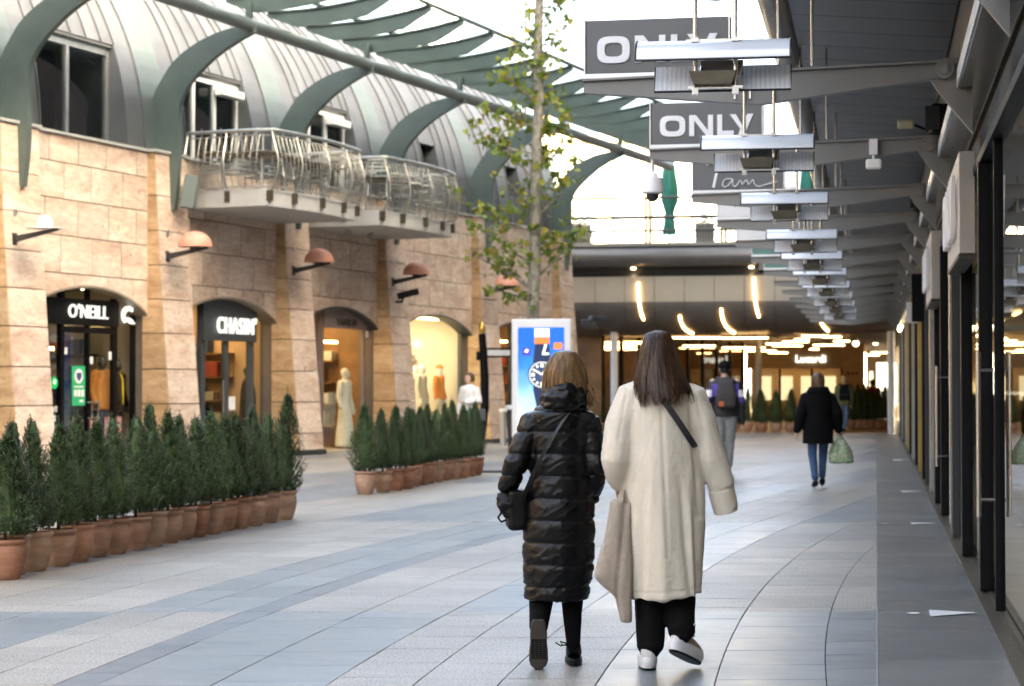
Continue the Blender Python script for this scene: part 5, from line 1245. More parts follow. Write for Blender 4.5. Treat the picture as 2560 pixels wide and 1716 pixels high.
def backpack(loc, rz, label, J, mt, patch=None, sz=1.0):
    e = empty('backpack', loc, rz, label, 'backpack'); k = J['k']; c = J['chest'] + Vector((0, -.20 * k, -.07 * k))
    mb = MB(); mb.loft([(c.x, c.y, c.z - .22 * sz, .13 * sz, .07), (c.x, c.y - .01, c.z - .18 * sz, .155 * sz, .095), (c.x, c.y, c.z, .15 * sz, .09), (c.x, c.y + .02, c.z + .16 * sz, .12 * sz, .07), (c.x, c.y + .04, c.z + .24 * sz, .06 * sz, .03)], 24, pw=3)
    cloth('pack', e, mb, mt, .012, lambda q, n: .004 * mnoise.noise(q * 12), 3)
    for s in (-1, 1):
        mb = MB(); ribbon(mb, [c + Vector((s * .10, .05, .2)), c + Vector((s * .125, .12, .27)), c + Vector((s * .13, .22, .27)), c + Vector((s * .13, .34, .12))], .022); mb.build('shoulder_strap', mt, e)
    MB().cbox(c + Vector((0, -.095, -.06)), .24 * sz, .012, .012).build('zip', DARKGREY, e)
    if patch: MB().cbox(c + Vector((-.085, -.108, -.165)), .08, .01, .075).build('patch', patch, e, bevel=.004)
    return e
HB = hair_mat('black_hair', (.008, .007, .006), (.03, .025, .022)); HBR = hair_mat('brown_hair', (.05, .028, .014), (.16, .09, .045)); HBL = hair_mat('blond_hair', (.2, .13, .06), (.42, .30, .16))
# man in the colour-block jacket
om_ = czl(32.2, (1655 - 1169.5) / 4548 * 32.2)
JM = joints(1.84, ); JM['wrR'] = Vector((.285, .03, .83)); JM['elR'] = Vector((.27, -.05, 1.13)); JM['elL'] = Vector((-.30, -.05, 1.13)); JM['wrL'] = Vector((-.24, .16, .95)); JM['anL'] = Vector((-.09, -.22, .17)); JM['knL'] = Vector((-.09, .06, .53)); JM['toL'] = Vector((-.1, -.12, .04)); JM['anR'] = Vector((.07, .12, .09)); JM['toR'] = Vector((.09, .3, .03)); JM['knR'] = Vector((.09, .12, .52))
JKT, nj, bj = nodes('colour_block_jacket'); gj = coords(nj, 'obj'); sx_ = N(nj, 'ShaderNodeSeparateXYZ'); nj.links.new(gj, sx_.inputs[0])
rz_ = ramp(nj, [(0, (.012, .012, .014)), (.612, (.05, .03, .22)), (.655, (.70, .70, .72)), (.712, (.012, .014, .02))], 'CONSTANT'); mz = N(nj, 'ShaderNodeMapRange'); mz.inputs[1].default_value = 0; mz.inputs[2].default_value = 1.9; nj.links.new(sx_.outputs[2], mz.inputs[0]); nj.links.new(mz.outputs[0], rz_.inputs[0])
ry_ = ramp(nj, [(0, (.012, .012, .014)), (.66, (.075, .045, .34)), (.765, (.012, .014, .02))], 'CONSTANT'); nj.links.new(mz.outputs[0], ry_.inputs[0])
ab = N(nj, 'ShaderNodeMath', operation='ABSOLUTE'); nj.links.new(sx_.outputs[0], ab.inputs[0]); gt = N(nj, 'ShaderNodeMath', operation='GREATER_THAN'); gt.inputs[1].default_value = .215; nj.links.new(ab.outputs[0], gt.inputs[0])
nj.links.new(mixc(nj, ry_.outputs[0], rz_.outputs[0], gt.outputs[0]), bj.inputs['Base Color']); set_in(bj, Roughness=.6)
dressed(om_, YAW, 'man in a dark cap and purple, black and white jacket walking away', JM, 'jacket', JKT, fabric('grey_joggers', (.27, .28, .28), .9), SNK, HB, .93, .04, cap=BLACKCL, legw=1.2)
backpack(om_, YAW, 'dark grey backpack with an orange patch on the man in the purple jacket', JM, fabric('charcoal_pack', (.06, .055, .052), .8), mat('orange_patch', (.55, .12, .04), .6), 1.05)
# woman with the green bag
ok_ = czl(27.6, (1868 - 1169.5) / 4548 * 27.6)
JK = joints(1.60); JK['wrR'] = Vector((.29, .03, .80)); JK['elR'] = Vector((.265, -.05, 1.04)); JK['elL'] = Vector((-.255, -.06, 1.02)); JK['wrL'] = Vector((-.29, -.02, .80)); JK['anL'] = Vector((-.055, -.10, .10)); JK['toL'] = Vector((-.06, .04, .03)); JK['anR'] = Vector((.07, .10, .12)); JK['toR'] = Vector((.09, .24, .04)); JK['knL'] = Vector((-.075, .02, .46)); JK['knR'] = Vector((.085, .1, .47))
wk = dressed(ok_, YAW, 'woman in a black hooded coat and jeans carrying a green bag', JK, 'coat', BLACKCL, DENIM, SHOEB, HBR, .62, .055, .2)
mb = MB(); hk = JK['neck']; mb.loft([(0, -.05, hk.z - .12, .12, .06), (0, -.07, hk.z - .03, .17, .1), (0, -.04, hk.z + .04, .13, .1)], 22); cloth('hood', wk, mb, BLACKCL, .012, lambda c, n: .012 * mnoise.noise(c * 14), 3)
e = empty('green_shopping_bag', ok_, YAW, 'bulging green patterned plastic shopping bag held by the woman in the black coat', 'bag')
mg, ng, bgn = nodes('green_patterned_plastic'); vg = N(ng, 'ShaderNodeTexVoronoi'); vg.inputs['Scale'].default_value = 34; ng.links.new(coords(ng, 'obj'), vg.inputs[0])
rgn = ramp(ng, [(.2, (.10, .30, .15)), (.45, (.22, .42, .24)), (.62, (.48, .44, .32))]); ng.links.new(vg.outputs['Distance'], rgn.inputs[0]); ng.links.new(rgn.outputs[0], bgn.inputs['Base Color']); set_in(bgn, Roughness=.4)
gb_ = MB(); hx = JK['wrR'] + Vector((.02, .03, -.07)); gb_.loft([(hx.x + .015, hx.y, .345, .15, .09), (hx.x + .015, hx.y, .37, .178, .11), (hx.x + .012, hx.y, .48, .165, .10), (hx.x + .005, hx.y, .6, .115, .07), (hx.x, hx.y, .69, .06, .035), (hx.x, hx.y, .73, .03, .02)], 26, pw=2.6)
cloth('bag_body', e, gb_, mg, .012, lambda c, n: .014 * mnoise.noise(Vector((c.x * 14, c.y * 14, c.z * 4))) + .006 * mnoise.noise(c * 30), 2)
MB().tube([(hx.x - .03, hx.y, .71), (hx.x - .02, hx.y, .765), (hx.x + .02, hx.y, .765), (hx.x + .03, hx.y, .71)], .008, 6).build('handle', mg, e)
# person in the olive parka, deeper in
op_ = czl(62.5, (1926 - 1169.5) / 4548 * 62.5)
JP = joints(1.78); JP['anL'] = Vector((-.04, -.1, .1)); JP['toL'] = Vector((-.04, .05, .03)); JP['anR'] = Vector((.05, .12, .1)); JP['toR'] = Vector((.06, .27, .03))
dressed(op_, YAW, 'person in an olive parka and blue jeans entering the passage', JP, 'parka', fabric('olive_parka', (.11, .115, .065), .85), fabric('light_denim', (.10, .17, .28), .8, .2, 9), SHOEB, HBL, .85, .06, .08, .02)
backpack(op_, YAW, 'black backpack on the person in the olive parka', JP, BLACKCL, None, 1.1)
orr = czl(72, (1992 - 1169.5) / 4548 * 72)
dressed(orr, YAW + .4, 'distant person in a red jacket deep in the passage', joints(1.72), 'jacket', fabric('red_jacket', (.5, .04, .02), .7), BLACKCL, SHOEB, HB, .75, .05, .0, .022)
# woman in the white sweater by the bright window
ow = czl(41, (1072 - 1169.5) / 4548 * 41)
JW = joints(1.72); JW['wrL'] = Vector((-.12, .24, 1.1)); JW['elL'] = Vector((-.27, .0, 1.12)); JW['elR'] = Vector((.27, -.04, 1.1))
dressed(ow, R(150), 'woman in a white sweater and dark trousers by the bright shop window', JW, 'sweater', fabric('white_knit', (.72, .71, .69), .9), BLACKCL, SHOEB, HBR, .93, .045, .0, .016)
e = empty('handbag', ow, R(150), 'grey handbag on the arm of the woman in the white sweater', 'bag')
MB().cbox((-.33, .06, .84), .1, .3, .24).build('bag_body', fabric('grey_bag', (.12, .13, .15), .6), e, bevel=.02); MB().tube([(-.33, -.05, .95), (-.3, -.02, 1.08), (-.3, .12, 1.08), (-.33, .17, .95)], .01, 6).build('handle', SHOEB, e)

# ================================================================== shop interiors behind the arches
def lamp(u, t, z, L_, k, m_=LEDW): mb = MB(); fbox(mb, u - L_ / 2, u + L_ / 2, t - .03, t + .03, z - .03, z + .03); mb.build('ceiling_lamp', m_, bld)
def room(k, wall_m, back_m, ceil_m, floor_m, depth=4.6, right_m=None):
    u0, u1 = P[k] - .3, P[k + 1] - .6; zt = 3.22
    for nm, m_, a in (('room_wall', wall_m, (u0, u0 + .05, -depth, -.36, 0, zt)), ('room_wall', right_m or wall_m, (u1, u1 + .05, -depth, -.36, 0, zt)), ('room_back_wall', back_m, (u0, u1, -depth - .05, -depth, 0, zt)), ('room_ceiling', ceil_m, (u0, u1, -depth, -.36, zt, zt + .05)), ('room_floor', floor_m, (u0, u1, -depth, -.02, -.01, .012))):
        mb = MB(); fbox(mb, *a); mb.build(nm, m_, bld)
def front(k, verts, trans, m_, tg=-.3, w_=.05, gl=GLASS):
    u0, u1 = P[k] + PR, P[k + 1] + PL; W = u1 - u0
    f = MB()
    fo = empty('shopfront', (0, 0, 0)); fo.parent = bld
    for u, ww in verts:
        zt = arch_z((u - u0) / W) - .03; mb = MB(); fbox(mb, u - ww / 2, u + ww / 2, tg - .05, tg + .05, .0, max(zt, 2.6)); mb.build('frame_post', m_, fo)
    for (a, b, z, hh) in trans: mb = MB(); fbox(mb, a, b, tg - .045, tg + .045, z - hh / 2, z + hh / 2); mb.build('transom', m_, fo)
    us = [u0] + [u for u, _ in verts] + [u1]
    for a, b in zip(us, us[1:]):
        if b - a < .12: continue
        A = []; B = []
        for i in range(9):
            u = a + .02 + (b - a - .04) * i / 8; A.append((u, .03)); B.append((u, max(2.4, arch_z((u - u0) / W) - .03)))
        MB().strip(A, B, -tg - .006, -tg + .006).build('pane', gl, fo)
    return fo
def letters(fo, s, u, t, z, size, m_, bold=0.0, sx=1.0, shear=0.0, space=1.0, depth=.03, name='lettering'):
    me = text_mesh(s, size, depth, bold, sx, shear, space); me.materials.append(m_); return link(name, me, None, fo, (u, -t, z), (R(90), 0, 0))
def panel(fo, u0, u1, t, z0, z1, m_, name, th=.012): mb = MB(); fbox(mb, u0, u1, t, t + th, z0, z1); return mb.build(name, m_, fo)
WHL = emit('lit_white_letters', (.95, .97, 1.0), .3)
DKFL = mat('dark_shop_floor', (.07, .06, .055), .35); DKW = mat('black_shop_wall', (.02, .02, .02), .6); GRYP = mat('grey_shop_panel', (.22, .21, .2), .6, .0, .06)
WOODO = mat('orange_wood', (.24, .115, .04), .5, .0, .25, 3); CRMW = mat('cream_shop_wall', (.62, .57, .48), .7, .0, .04); WARMW = mat('warm_plaster', (.55, .36, .22), .7, .0, .05)
# bay 0: cut by the picture edge
room(0, DKW, DKW, DKW, DKFL); front(0, [(-3.2, .1), (-1.9, .1)], [], BLACKM)
# bay 1: surf shop
room(1, DKW, DKW, DKW, DKFL, right_m=GRYP)
fo = front(1, [(.14, .06), (1.40, .10), (2.2, .05), (3.04, .10), (3.66, .05)], [(1.40, 3.04, 2.42, .11)], BLACKM)
panel(fo, .85, 3.08, -.24, 2.50, 2.96, BLACKM, 'sign_board', .03)
letters(fo, "O'NEILL", 2.08, -.19, 2.73, .33, WHL, .001, 1.0, .04, 1.06)
wv = MB()
wv.strip([(.02 + .22 * cos(R(a_)), -.02 + .17 * sin(R(a_))) for a_ in range(48, 239, 10)], [(.055 + .15 * cos(R(a_ * .98 + 4)), -.035 + .10 * sin(R(a_ * .98 + 4))) for a_ in range(48, 239, 10)], -.015, .015, 'z')
wv.strip([(-.10 + .34 * s_, -.07 - .10 * s_ + .05 * sin(pi * s_)) for s_ in [i / 10 for i in range(11)]], [(-.10 + .335 * s_, -.07 - .10 * s_ - .045 * sin(pi * s_)) for s_ in [i / 10 for i in range(11)]], -.014, .014, 'z')
wv.build('wave_emblem', WHL, fo, loc=(3.3, .17, 2.74), rot=(R(90), 0, 0))
GREENP = mat('poster_green', (.02, .38, .16), .5, .0, .05); WHT = mat('print_white', (.75, .76, .76), .5); NAVY = mat('print_navy', (.03, .05, .16), .5); PINKP = mat('pink_card', (.72, .34, .36), .6)
gp = panel(fo, 1.72, 2.12, -.285, 1.08, 1.78, GREENP, 'door_poster', .006)
MB().lathe([(.13, 0), (.13, .004), (.01, .005)], 20).build('poster_badge', WHT, gp, loc=(1.92, .277, 1.60), rot=(R(90), 0, 0)); MB().prism([(-.07, .06), (.07, .06), (.07, -.02), (0, -.09), (-.07, -.02)], 0, .006, 'z').build('poster_shield', NAVY, gp, loc=(1.92, .270, 1.60), rot=(R(90), 0, 0))
for i in range(3): panel(gp, 1.78 + .11 * i, 1.86 + .11 * i, -.277, 1.24, 1.36, WHT, 'poster_block', .004)
panel(gp, 1.78, 2.06, -.277, 1.40, 1.425, WHT, 'poster_line', .004); panel(gp, 1.95, 2.06, -.277, 1.14, 1.18, WHT, 'poster_line', .004)
MB().lathe([(.105, 0), (.105, .005), (.01, .006)], 20).build('round_sticker', emit('green_sticker_glow', (.02, .6, .2), .25), fo, loc=(1.2, .285, 1.48), rot=(R(90), 0, 0))  # sticker given a glow of its own
MB().lathe([(.045, 0), (.045, .004), (.01, .005)], 16).build('sticker_print', WHT, fo, loc=(1.2, .278, 1.50), rot=(R(90), 0, 0))
letters(fo, 'R MOVE', 1.06, -.285, 1.02, .13, WHT, .004, depth=.004, name='window_lettering'); letters(fo, 'TREETS', 1.04, -.285, .86, .13, WHT, .004, depth=.004, name='window_lettering')
for (a, b, z0, z1) in ((1.5, 1.58, 1.98, 2.1), (2.86, 2.95, 1.9, 2.05), (2.2, 2.36, 1.82, 1.95)): panel(fo, a, b, -.285, z0, z1, WHT, 'door_notice', .004)
hd = MB()
for u in (2.25, 2.45): hd.tube([(u, .22, .82), (u, .22, 1.18)], .014, 8)
for z in (.86, 1.14): hd.tube([(2.12, .22, z), (2.5, .22, z)], .012, 8)
hd.build('ladder_handle', STEEL, fo)
lamp(1.4, -2.2, 2.2, 1.3, 1); lamp(2.6, -1.7, 2.12, 1.1, 1); lamp(3.0, -2.6, 2.2, .9, 1)
for u in (2.05, 3.0): MB().lathe([(.06, 0), (.06, .02), (.01, .02)], 12, (u, .9, 3.19)).build('spot', LEDS, bld)
# bay 2: dark-framed denim shop
room(2, DKW, WOODO, DKW, DKFL, right_m=WARMW)
fo = front(2, [(6.08, .16), (7.0, .12), (8.0, .16)], [], SLATE)
u0, u1 = P[2] + PR, P[3] + PL
A = []; B = []
for i in range(13): u = 6.0 + 2.08 * i / 12; A.append((u, 2.33)); B.append((u, arch_z((u - u0) / (u1 - u0)) - .03))
MB().strip(A, B, .19, .25).build('sign_board', SLATE, fo)
letters(fo, "CHASIN'", 7.2, -.14, 2.62, .46, WHL, .002, .80, 0, 1.14, .05)
MB().tube([(6.78, .2, .7), (6.78, .2, 1.55)], .018, 8).build('door_pull', STEEL, fo); panel(fo, 7.12, 7.38, -.285, .95, 1.22, WHT, 'door_notice', .004)
MB().lathe([(.09, 0), (.09, .004), (.01, .005)], 16).build('round_sticker', emit('green_sticker_glow', (.02, .6, .2), .25), fo, loc=(8.2, .285, .72), rot=(R(90), 0, 0))
lamp(5.6, -2.0, 2.15, 1.0, 2); lamp(7.0, -2.4, 2.2, 1.4, 2); lamp(8.2, -1.2, 2.95, .8, 2)
panel(bld, 5.1, 5.7, -1.5, .2, 1.7, mat('grey_poster', (.3, .29, .3), .6, .0, .5, 4), 'wall_poster', .02)
# bay 3: brown-panel fashion shop
room(3, WOODO, WOODO, WOODO, mat('pale_shop_floor', (.42, .38, .33), .35))
MAUVE = mat('mauve_panel', (.22, .165, .15), .5)
fo = front(3, [(10.95, .12), (11.12, .05), (13.12, .08)], [], MAUVE)
u0, u1 = P[3] + PR, P[4] + PL
A = []; B = []
for i in range(13): u = 11.05 + 2.1 * i / 12; A.append((u, 2.72)); B.append((u, arch_z((u - u0) / (u1 - u0)) - .03))
MB().strip(A, B, .18, .24).build('sign_board', MAUVE, fo)
letters(fo, 'VANILIA', 12.1, -.17, 2.86, .21, mat('brown_letter', (.05, .03, .025), .5), .002, 1.0, 0, 1.3)
panel(fo, 10.55, 10.85, -.27, 1.2, 1.9, WHT, 'door_notice', .01); panel(fo, 13.2, 13.3, -.25, 2.55, 2.7, WHT, 'small_sign', .02)
lamp(10.6, -1.2, 2.5, .9, 3); lamp(12.0, -2.2, 2.35, 1.4, 3); lamp(12.9, -1.0, 2.45, .6, 3); lamp(11.6, -3.4, 2.6, 1.6, 3)
mb = MB(); fbox(mb, 11.2, 11.9, -3.2, -2.9, 0, 1.1); mb.build('counter', GRYP, bld)
mb = MB(); fbox(mb, 11.9, 12.3, -1.9, -1.86, .9, 1.5); mb.build('mirror_frame', WHITEP, bld)
# bay 4: bright white shop
room(4, CRMW, CRMW, CRMW, mat('pale_shop_floor', (.42, .38, .33), .35))
fo = front(4, [(14.5, .06), (18.66, .06)], [], SLATE)
panel(fo, 14.7, 16.2, -.7, 2.6, 2.8, emit('white_sign_glow', (1, .98, .95), 1.5), 'backlit_sign', .05)
for u, t, z in ((17.6, -1.0, 2.5), (17.6, -1.6, 2.25), (16.9, -2.2, 2.05), (17.7, -1.4, 1.75)): MB().ball((u, -t, z), .07, n=12, m=8).build('globe_lamp', LEDS, bld, smooth=True)
for u, t, z, L_ in ((15.6, -1.6, 3.14, 2.2), (16.4, -2.0, 2.35, 3.2), (16.0, -3.4, 3.1, 3.4), (16.6, -.8, 3.14, 3.6), (17.2, -2.6, 3.14, 2.4)): lamp(u, t, z, L_, 4)
mb = MB(); fbox(mb, 14.6, 15.5, -1.6, -1.55, 0, 2.3); mb.build('display_screen', emit('pale_lit_panel', (1, .9, .62), .5), bld)
mb = MB(); fbox(mb, 15.2, 18.2, -1.3, -.7, 0, .35); mb.build('window_plinth', WHITEP, bld)
# bay 5
room(5, WOODO, WOODO, WOODO, DKFL); fo = front(5, [(20.0, .06), (22.0, .08), (24.3, .06)], [], SLATE)
for u, t, z, L_ in ((20.6, -1.2, 2.4, 1.4), (22.6, -2.0, 2.3, 2.0), (21.4, -3.0, 2.6, 2.2), (23.4, -1.2, 2.7, 1.2)): lamp(u, t, z, L_, 5)

# ------------------------------------------------------------------ mannequins
MANN = mat('mannequin_white', (.72, .69, .64), .4, .0, .03); MDARK = mat('mannequin_black', (.02, .02, .02), .4)
def mannequin(u, t, z, rz, label, m_, h=1.75, tops=None):
    e = empty('mannequin', fw(u, t, z), FROT + rz, label, 'mannequin'); J = joints(h); k = J['k']; body(e, J, .02, m_, False)
    MB().lathe([(.17, 0), (.17, .012), (.02, .016)], 18).build('stand', STEEL, e)
    for nm, mt_, rings, slv in (tops or ()):
        mb = MB(); mb.loft([(0, 0, zz * k, rx * k, ry * k) for zz, rx, ry in rings], 22)
        if slv:
            for s in 'LR': limb(mb, [J['sh' + s], J['el' + s], J['wr' + s]], [.075 * k, .065 * k, .05 * k])
        cloth(nm, e, mb, mt_, .02, lambda c, n: .012 * mnoise.noise(Vector((c.x * 12, c.y * 12, c.z * 3))), 2)
    return e
JK_R = [(.72, .19, .15), (.9, .19, .15), (1.1, .18, .14), (1.3, .19, .14), (1.42, .10, .09)]
mannequin(3.12, -.62, .25, pi, 'mannequin in an orange jacket behind the surf shop door', MDARK, 1.75, [('jacket', fabric('orange_jacket', (.52, .19, .05), .6), JK_R, 1), ('trousers', fabric('navy_trousers', (.03, .05, .09), .8), [(.1, .14, .1), (.5, .16, .11), (.9, .17, .12)], 0)])
mannequin(3.62, -.62, .2, pi, 'mannequin in a black and yellow padded jacket behind the surf shop door', MDARK, 1.75, [('jacket', BLACKCL, JK_R, 1), ('jacket_stripe', fabric('yellow_stripe', (.65, .42, .02), .6), [(.85, .06, .16), (1.3, .05, .16), (1.42, .06, .1)], 0)])
mannequin(8.35, -.55, .05, pi + .5, 'mannequin in a dark long coat in the right window of the dark-framed shop', MDARK, 1.8, [('coat', fabric('charcoal_coat', (.018, .019, .02), .8), [(.45, .22, .17), (.9, .21, .16), (1.2, .19, .15), (1.38, .17, .12), (1.45, .08, .08)], 1)])
mannequin(12.85, -.6, .02, pi, 'white mannequin in a long white dress in the brown-panel shop doorway', MANN, 1.84, [('dress', fabric('white_dress', (.70, .67, .61), .8), [(.04, .25, .2), (.3, .22, .18), (.7, .18, .14), (1.02, .145, .11), (1.2, .16, .13), (1.36, .15, .1), (1.44, .06, .06)], 1)])
mannequin(11.3, -1.4, .02, pi, 'mannequin in a white jacket and jeans at the back of the brown-panel shop', MANN, 1.6, [('jacket', fabric('white_jacket', (.6, .58, .55), .8), JK_R, 1), ('trousers', fabric('blue_jeans_m', (.1, .14, .22), .8), [(.1, .13, .1), (.5, .15, .11), (.9, .16, .12)], 0)])
mannequin(17.65, -.9, .3, pi, 'leftmost pale mannequin in the bright cream window', MANN, 1.7, [('dress', fabric('cream_dress', (.62, .53, .42), .8), [(.3, .2, .15), (.9, .17, .13), (1.3, .17, .12), (1.42, .08, .07)], 1)])
mannequin(18.1, -1.3, .3, pi, 'middle mannequin in a cream outfit in the bright cream window', MANN, 1.66, [('dress', fabric('ivory_dress', (.66, .58, .46), .8), [(.4, .2, .15), (.9, .17, .13), (1.3, .17, .12), (1.42, .08, .07)], 1)])
mannequin(18.4, -.75, .3, pi, 'mannequin in an orange top and cap in the bright cream window', MANN, 1.68, [('top', fabric('orange_top', (.75, .24, .05), .7), [(.8, .16, .13), (1.1, .16, .13), (1.3, .18, .13), (1.42, .08, .07)], 1), ('cap', fabric('orange_top', (.75, .24, .05), .7), [(1.6, .09, .11), (1.67, .08, .1), (1.72, .02, .03)], 0), ('skirt', fabric('cream_dress', (.62, .53, .42), .8), [(.3, .18, .14), (.8, .16, .13)], 0)])
for i, (u, z1, lab) in enumerate(((2.75, .62, 'smaller pink card box standing low behind the surf shop glass'), (3.35, .66, 'larger pink card box standing low behind the surf shop glass'))):
    e = empty('pink_box', fw(u, -.6, .2), FROT, lab, 'box'); w_ = .12 if i == 0 else .27
    MB().box(-w_, w_, -.1, .1, 0, z1).build('carton', PINKP, e, bevel=.008); MB().box(-w_ * .8, w_ * .8, -.104, -.101, z1 * .7, z1 * .8).build('print_band', WHT, e)
for k, us, st_ in ((1, (2.4,), .6), (2, (6.4, 8.0), 2.2), (3, (11.2, 12.6), 3.2), (4, (15.4, 16.6, 17.8), 3.2), (5, (21.0, 23.2), 3.0)):  # glowing ceiling panels added to brighten the shop rooms
    for u in us:
        mb = MB(); fbox(mb, u - .5, u + .5, -1.9, -1.3, 3.17, 3.2); mb.build('added_fill_panel', emit('shop_fill_%d' % k, (1.0, .70, .40) if k != 4 else (1, .9, .74), st_ * 2), bld)
# stocked rails and shelves inside the shops
GARM = [fabric('garment_%d' % i, c, .85) for i, c in enumerate([(.30, .06, .04), (.05, .07, .12), (.45, .40, .32), (.35, .18, .05), (.06, .10, .07), (.55, .52, .48), (.015, .015, .018), (.20, .13, .09)])]
for (ua, ub, t, pal) in ((.5, 1.3, -2.4, (1, 6, 3, 4)), (2.3, 3.4, -3.2, (3, 6, 1, 7)), (5.0, 5.9, -2.6, (1, 6, 7)), (6.3, 7.6, -3.4, (6, 1, 7, 0)), (10.1, 11.3, -3.6, (5, 2, 7)), (12.0, 13.0, -3.8, (2, 5, 3)), (14.9, 16.2, -3.6, (5, 2, 3)), (17.0, 18.4, -3.4, (2, 5, 7)), (20.4, 22.0, -2.8, (7, 3, 0)), (22.5, 24.0, -3.0, (3, 7, 2))):
    side_ = 'right' if ua in (2.3, 6.3, 12.0, 17.0, 22.5) else 'left'
    ra = empty('clothes_rail', fw((ua + ub) / 2, t, .012), FROT, 'steel clothes rail hung with garments inside the ' + {0: 'surf', 1: 'surf', 2: 'dark-framed', 3: 'brown-panel', 4: 'bright cream', 5: 'far right stone'}[max(k for k in range(6) if P[k] <= ua)] + ' shop, ' + side_ + ' side', 'clothes rail', 'clothes rails inside the shops')
    h_ = (ub - ua) / 2
    fr_ = MB()
    fr_.tube([(-h_, 0, 0), (-h_, 0, 1.55), (h_, 0, 1.55), (h_, 0, 0)], .015, 6); fr_.build('rail_frame', STEEL, ra)
    u = -h_ + .08
    while u < h_ - .05:
        w_ = rnd.uniform(.05, .10); L_ = rnd.uniform(.6, 1.0)
        mb = MB(); mb.prism([(-.22, 1.38), (-.05, 1.5), (.05, 1.5), (.22, 1.38), (.2, 1.5 - L_), (-.2, 1.5 - L_)], u, u + w_, 'x'); mb.build('garment', GARM[rnd.choice(pal)], ra, bevel=.012)
        u += w_ + rnd.uniform(.01, .06)

# shelving along the right-hand walls that show through the arches
for k, z_s, board, cols, d0 in ((1, (.5, 1.0, 1.5, 2.0), DKW, (1, 6, 7, 4, 3), 1.3), (2, (.6, 1.1, 1.6, 2.1), WOODO, (1, 6, 7, 0, 2), 1.2), (3, (.5, 1.0, 1.5, 2.0), WOODO, (5, 2, 7, 3), 1.2), (4, (.9, 1.5, 2.1), WHITEP, (5, 2, 3, 5, 7), 1.7), (5, (.5, 1.0, 1.5, 2.0), WOODO, (7, 3, 0, 2), .9)):
    u1 = P[k + 1] - .6
    for z in z_s:
        mb = MB(); fbox(mb, u1 - .32, u1 - .002, -4.4, -d0, z, z + .03); mb.build('wall_shelf', board, bld)
        t = -4.3
        while t < -d0 - .3:
            w_ = rnd.uniform(.2, .34); h_ = rnd.uniform(.12, .36)
            mb = MB(); fbox(mb, u1 - .29, u1 - .04, t, t + w_, z + .031, z + .03 + h_); mb.build('folded_stack', GARM[rnd.choice(cols)], bld, bevel=.012); t += w_ + rnd.uniform(.03, .25)

# ================================================================== potted spruces
def spruce_mat():
    m, n, b = nodes('spruce_needles'); g = N(n, 'ShaderNodeNewGeometry'); oi = N(n, 'ShaderNodeObjectInfo')
    r = ramp(n, [(0, (.016, .036, .014)), (.35, (.030, .066, .022)), (.7, (.052, .10, .032)), (.92, (.09, .14, .045)), (1, (.19, .14, .05))]); n.links.new(g.outputs['Random Per Island'], r.inputs[0])
    br_ = noise_t(n, coords(n, 'pos'), 3.2, 3, .6); rb = ramp(n, [(.60, (0, 0, 0)), (.74, (.75, .75, .75))]); n.links.new(br_, rb.inputs[0])
    c = mixc(n, r.outputs[0], (.12, .085, .035), rb.outputs[0])
    hs = N(n, 'ShaderNodeHueSaturation'); mr = N(n, 'ShaderNodeMapRange'); mr.inputs[3].default_value = .75; mr.inputs[4].default_value = 1.2; n.links.new(oi.outputs['Random'], mr.inputs[0]); n.links.new(mr.outputs[0], hs.inputs['Value']); n.links.new(c, hs.inputs['Color'])
    n.links.new(hs.outputs[0], b.inputs['Base Color']); set_in(b, Roughness=.6); return m
SPR = spruce_mat(); BARK = mat('spruce_bark', (.06, .042, .03), .9)
def spruce_mesh(seed, H=1.03, Rm=.25):
    rg = random.Random(seed); mb = MB()
    lean = Vector((rg.uniform(-.03, .03), rg.uniform(-.03, .03), 0))
    def rad(f): return Rm * (1 - f) ** .80 * min(1, .5 + 2.6 * f) * (1 + .13 * sin(9 * f + seed)) + .012
    def sprig(p, d, L_, nn, w_):
        d = d.normalized(); a = d.orthogonal().normalized(); b = d.cross(a)
        for i in range(nn):
            f = (i + .5) / nn; q = p + d * L_ * f; th = i * 2.4 + rg.uniform(-.3, .3); o = (a * cos(th) + b * sin(th))
            tip = q + (o * .75 + d * .8).normalized() * w_ * (1.1 - .45 * f); s = d.cross(o) * w_ * .16
            mb.add([q - s, q + s, tip], [(0, 1, 2)])
    cnt = 1000
    for i in range(cnt):
        f = rg.random() ** 1.25; th = rg.uniform(0, 2 * pi); z = f * H * .97
        lob = 1 + (.5 + .5 * min(1, f * 4)) * (.16 * sin(3 * th + seed + 5 * f) + .15 * sin(5 * th + 13 * f + seed))
        rr = rad(f) * lob * rg.uniform(.55, 1.08)
        p = Vector((rr * cos(th), rr * sin(th), z - .03)) + lean * f
        d = Vector((cos(th) * .55, sin(th) * .55, .95 + .5 * f)) + Vector((rg.uniform(-.3, .3), rg.uniform(-.3, .3), 0))
        sprig(p - d * .03, d, rg.uniform(.06, .13) * (.75 + .35 * min(1, 3 * f) - .3 * f), 9, .033)
    for j in range(3): sprig(Vector((0, 0, H * .86)) + lean, Vector((rg.uniform(-.15, .15), rg.uniform(-.15, .15), 1)), rg.uniform(.13, .2), 20, .026)
    core = MB(); core.loft([(0, 0, z * H, rad(z) * .5, rad(z) * .5) for z in (.0, .15, .3, .5, .7, .85, .95)], 10); mb.add(core.v, core.f)
    me = mb.mesh('spruce', fix=False); me.materials.append(SPR); return me
SPM = [spruce_mesh(i) for i in range(7)]
TER = []
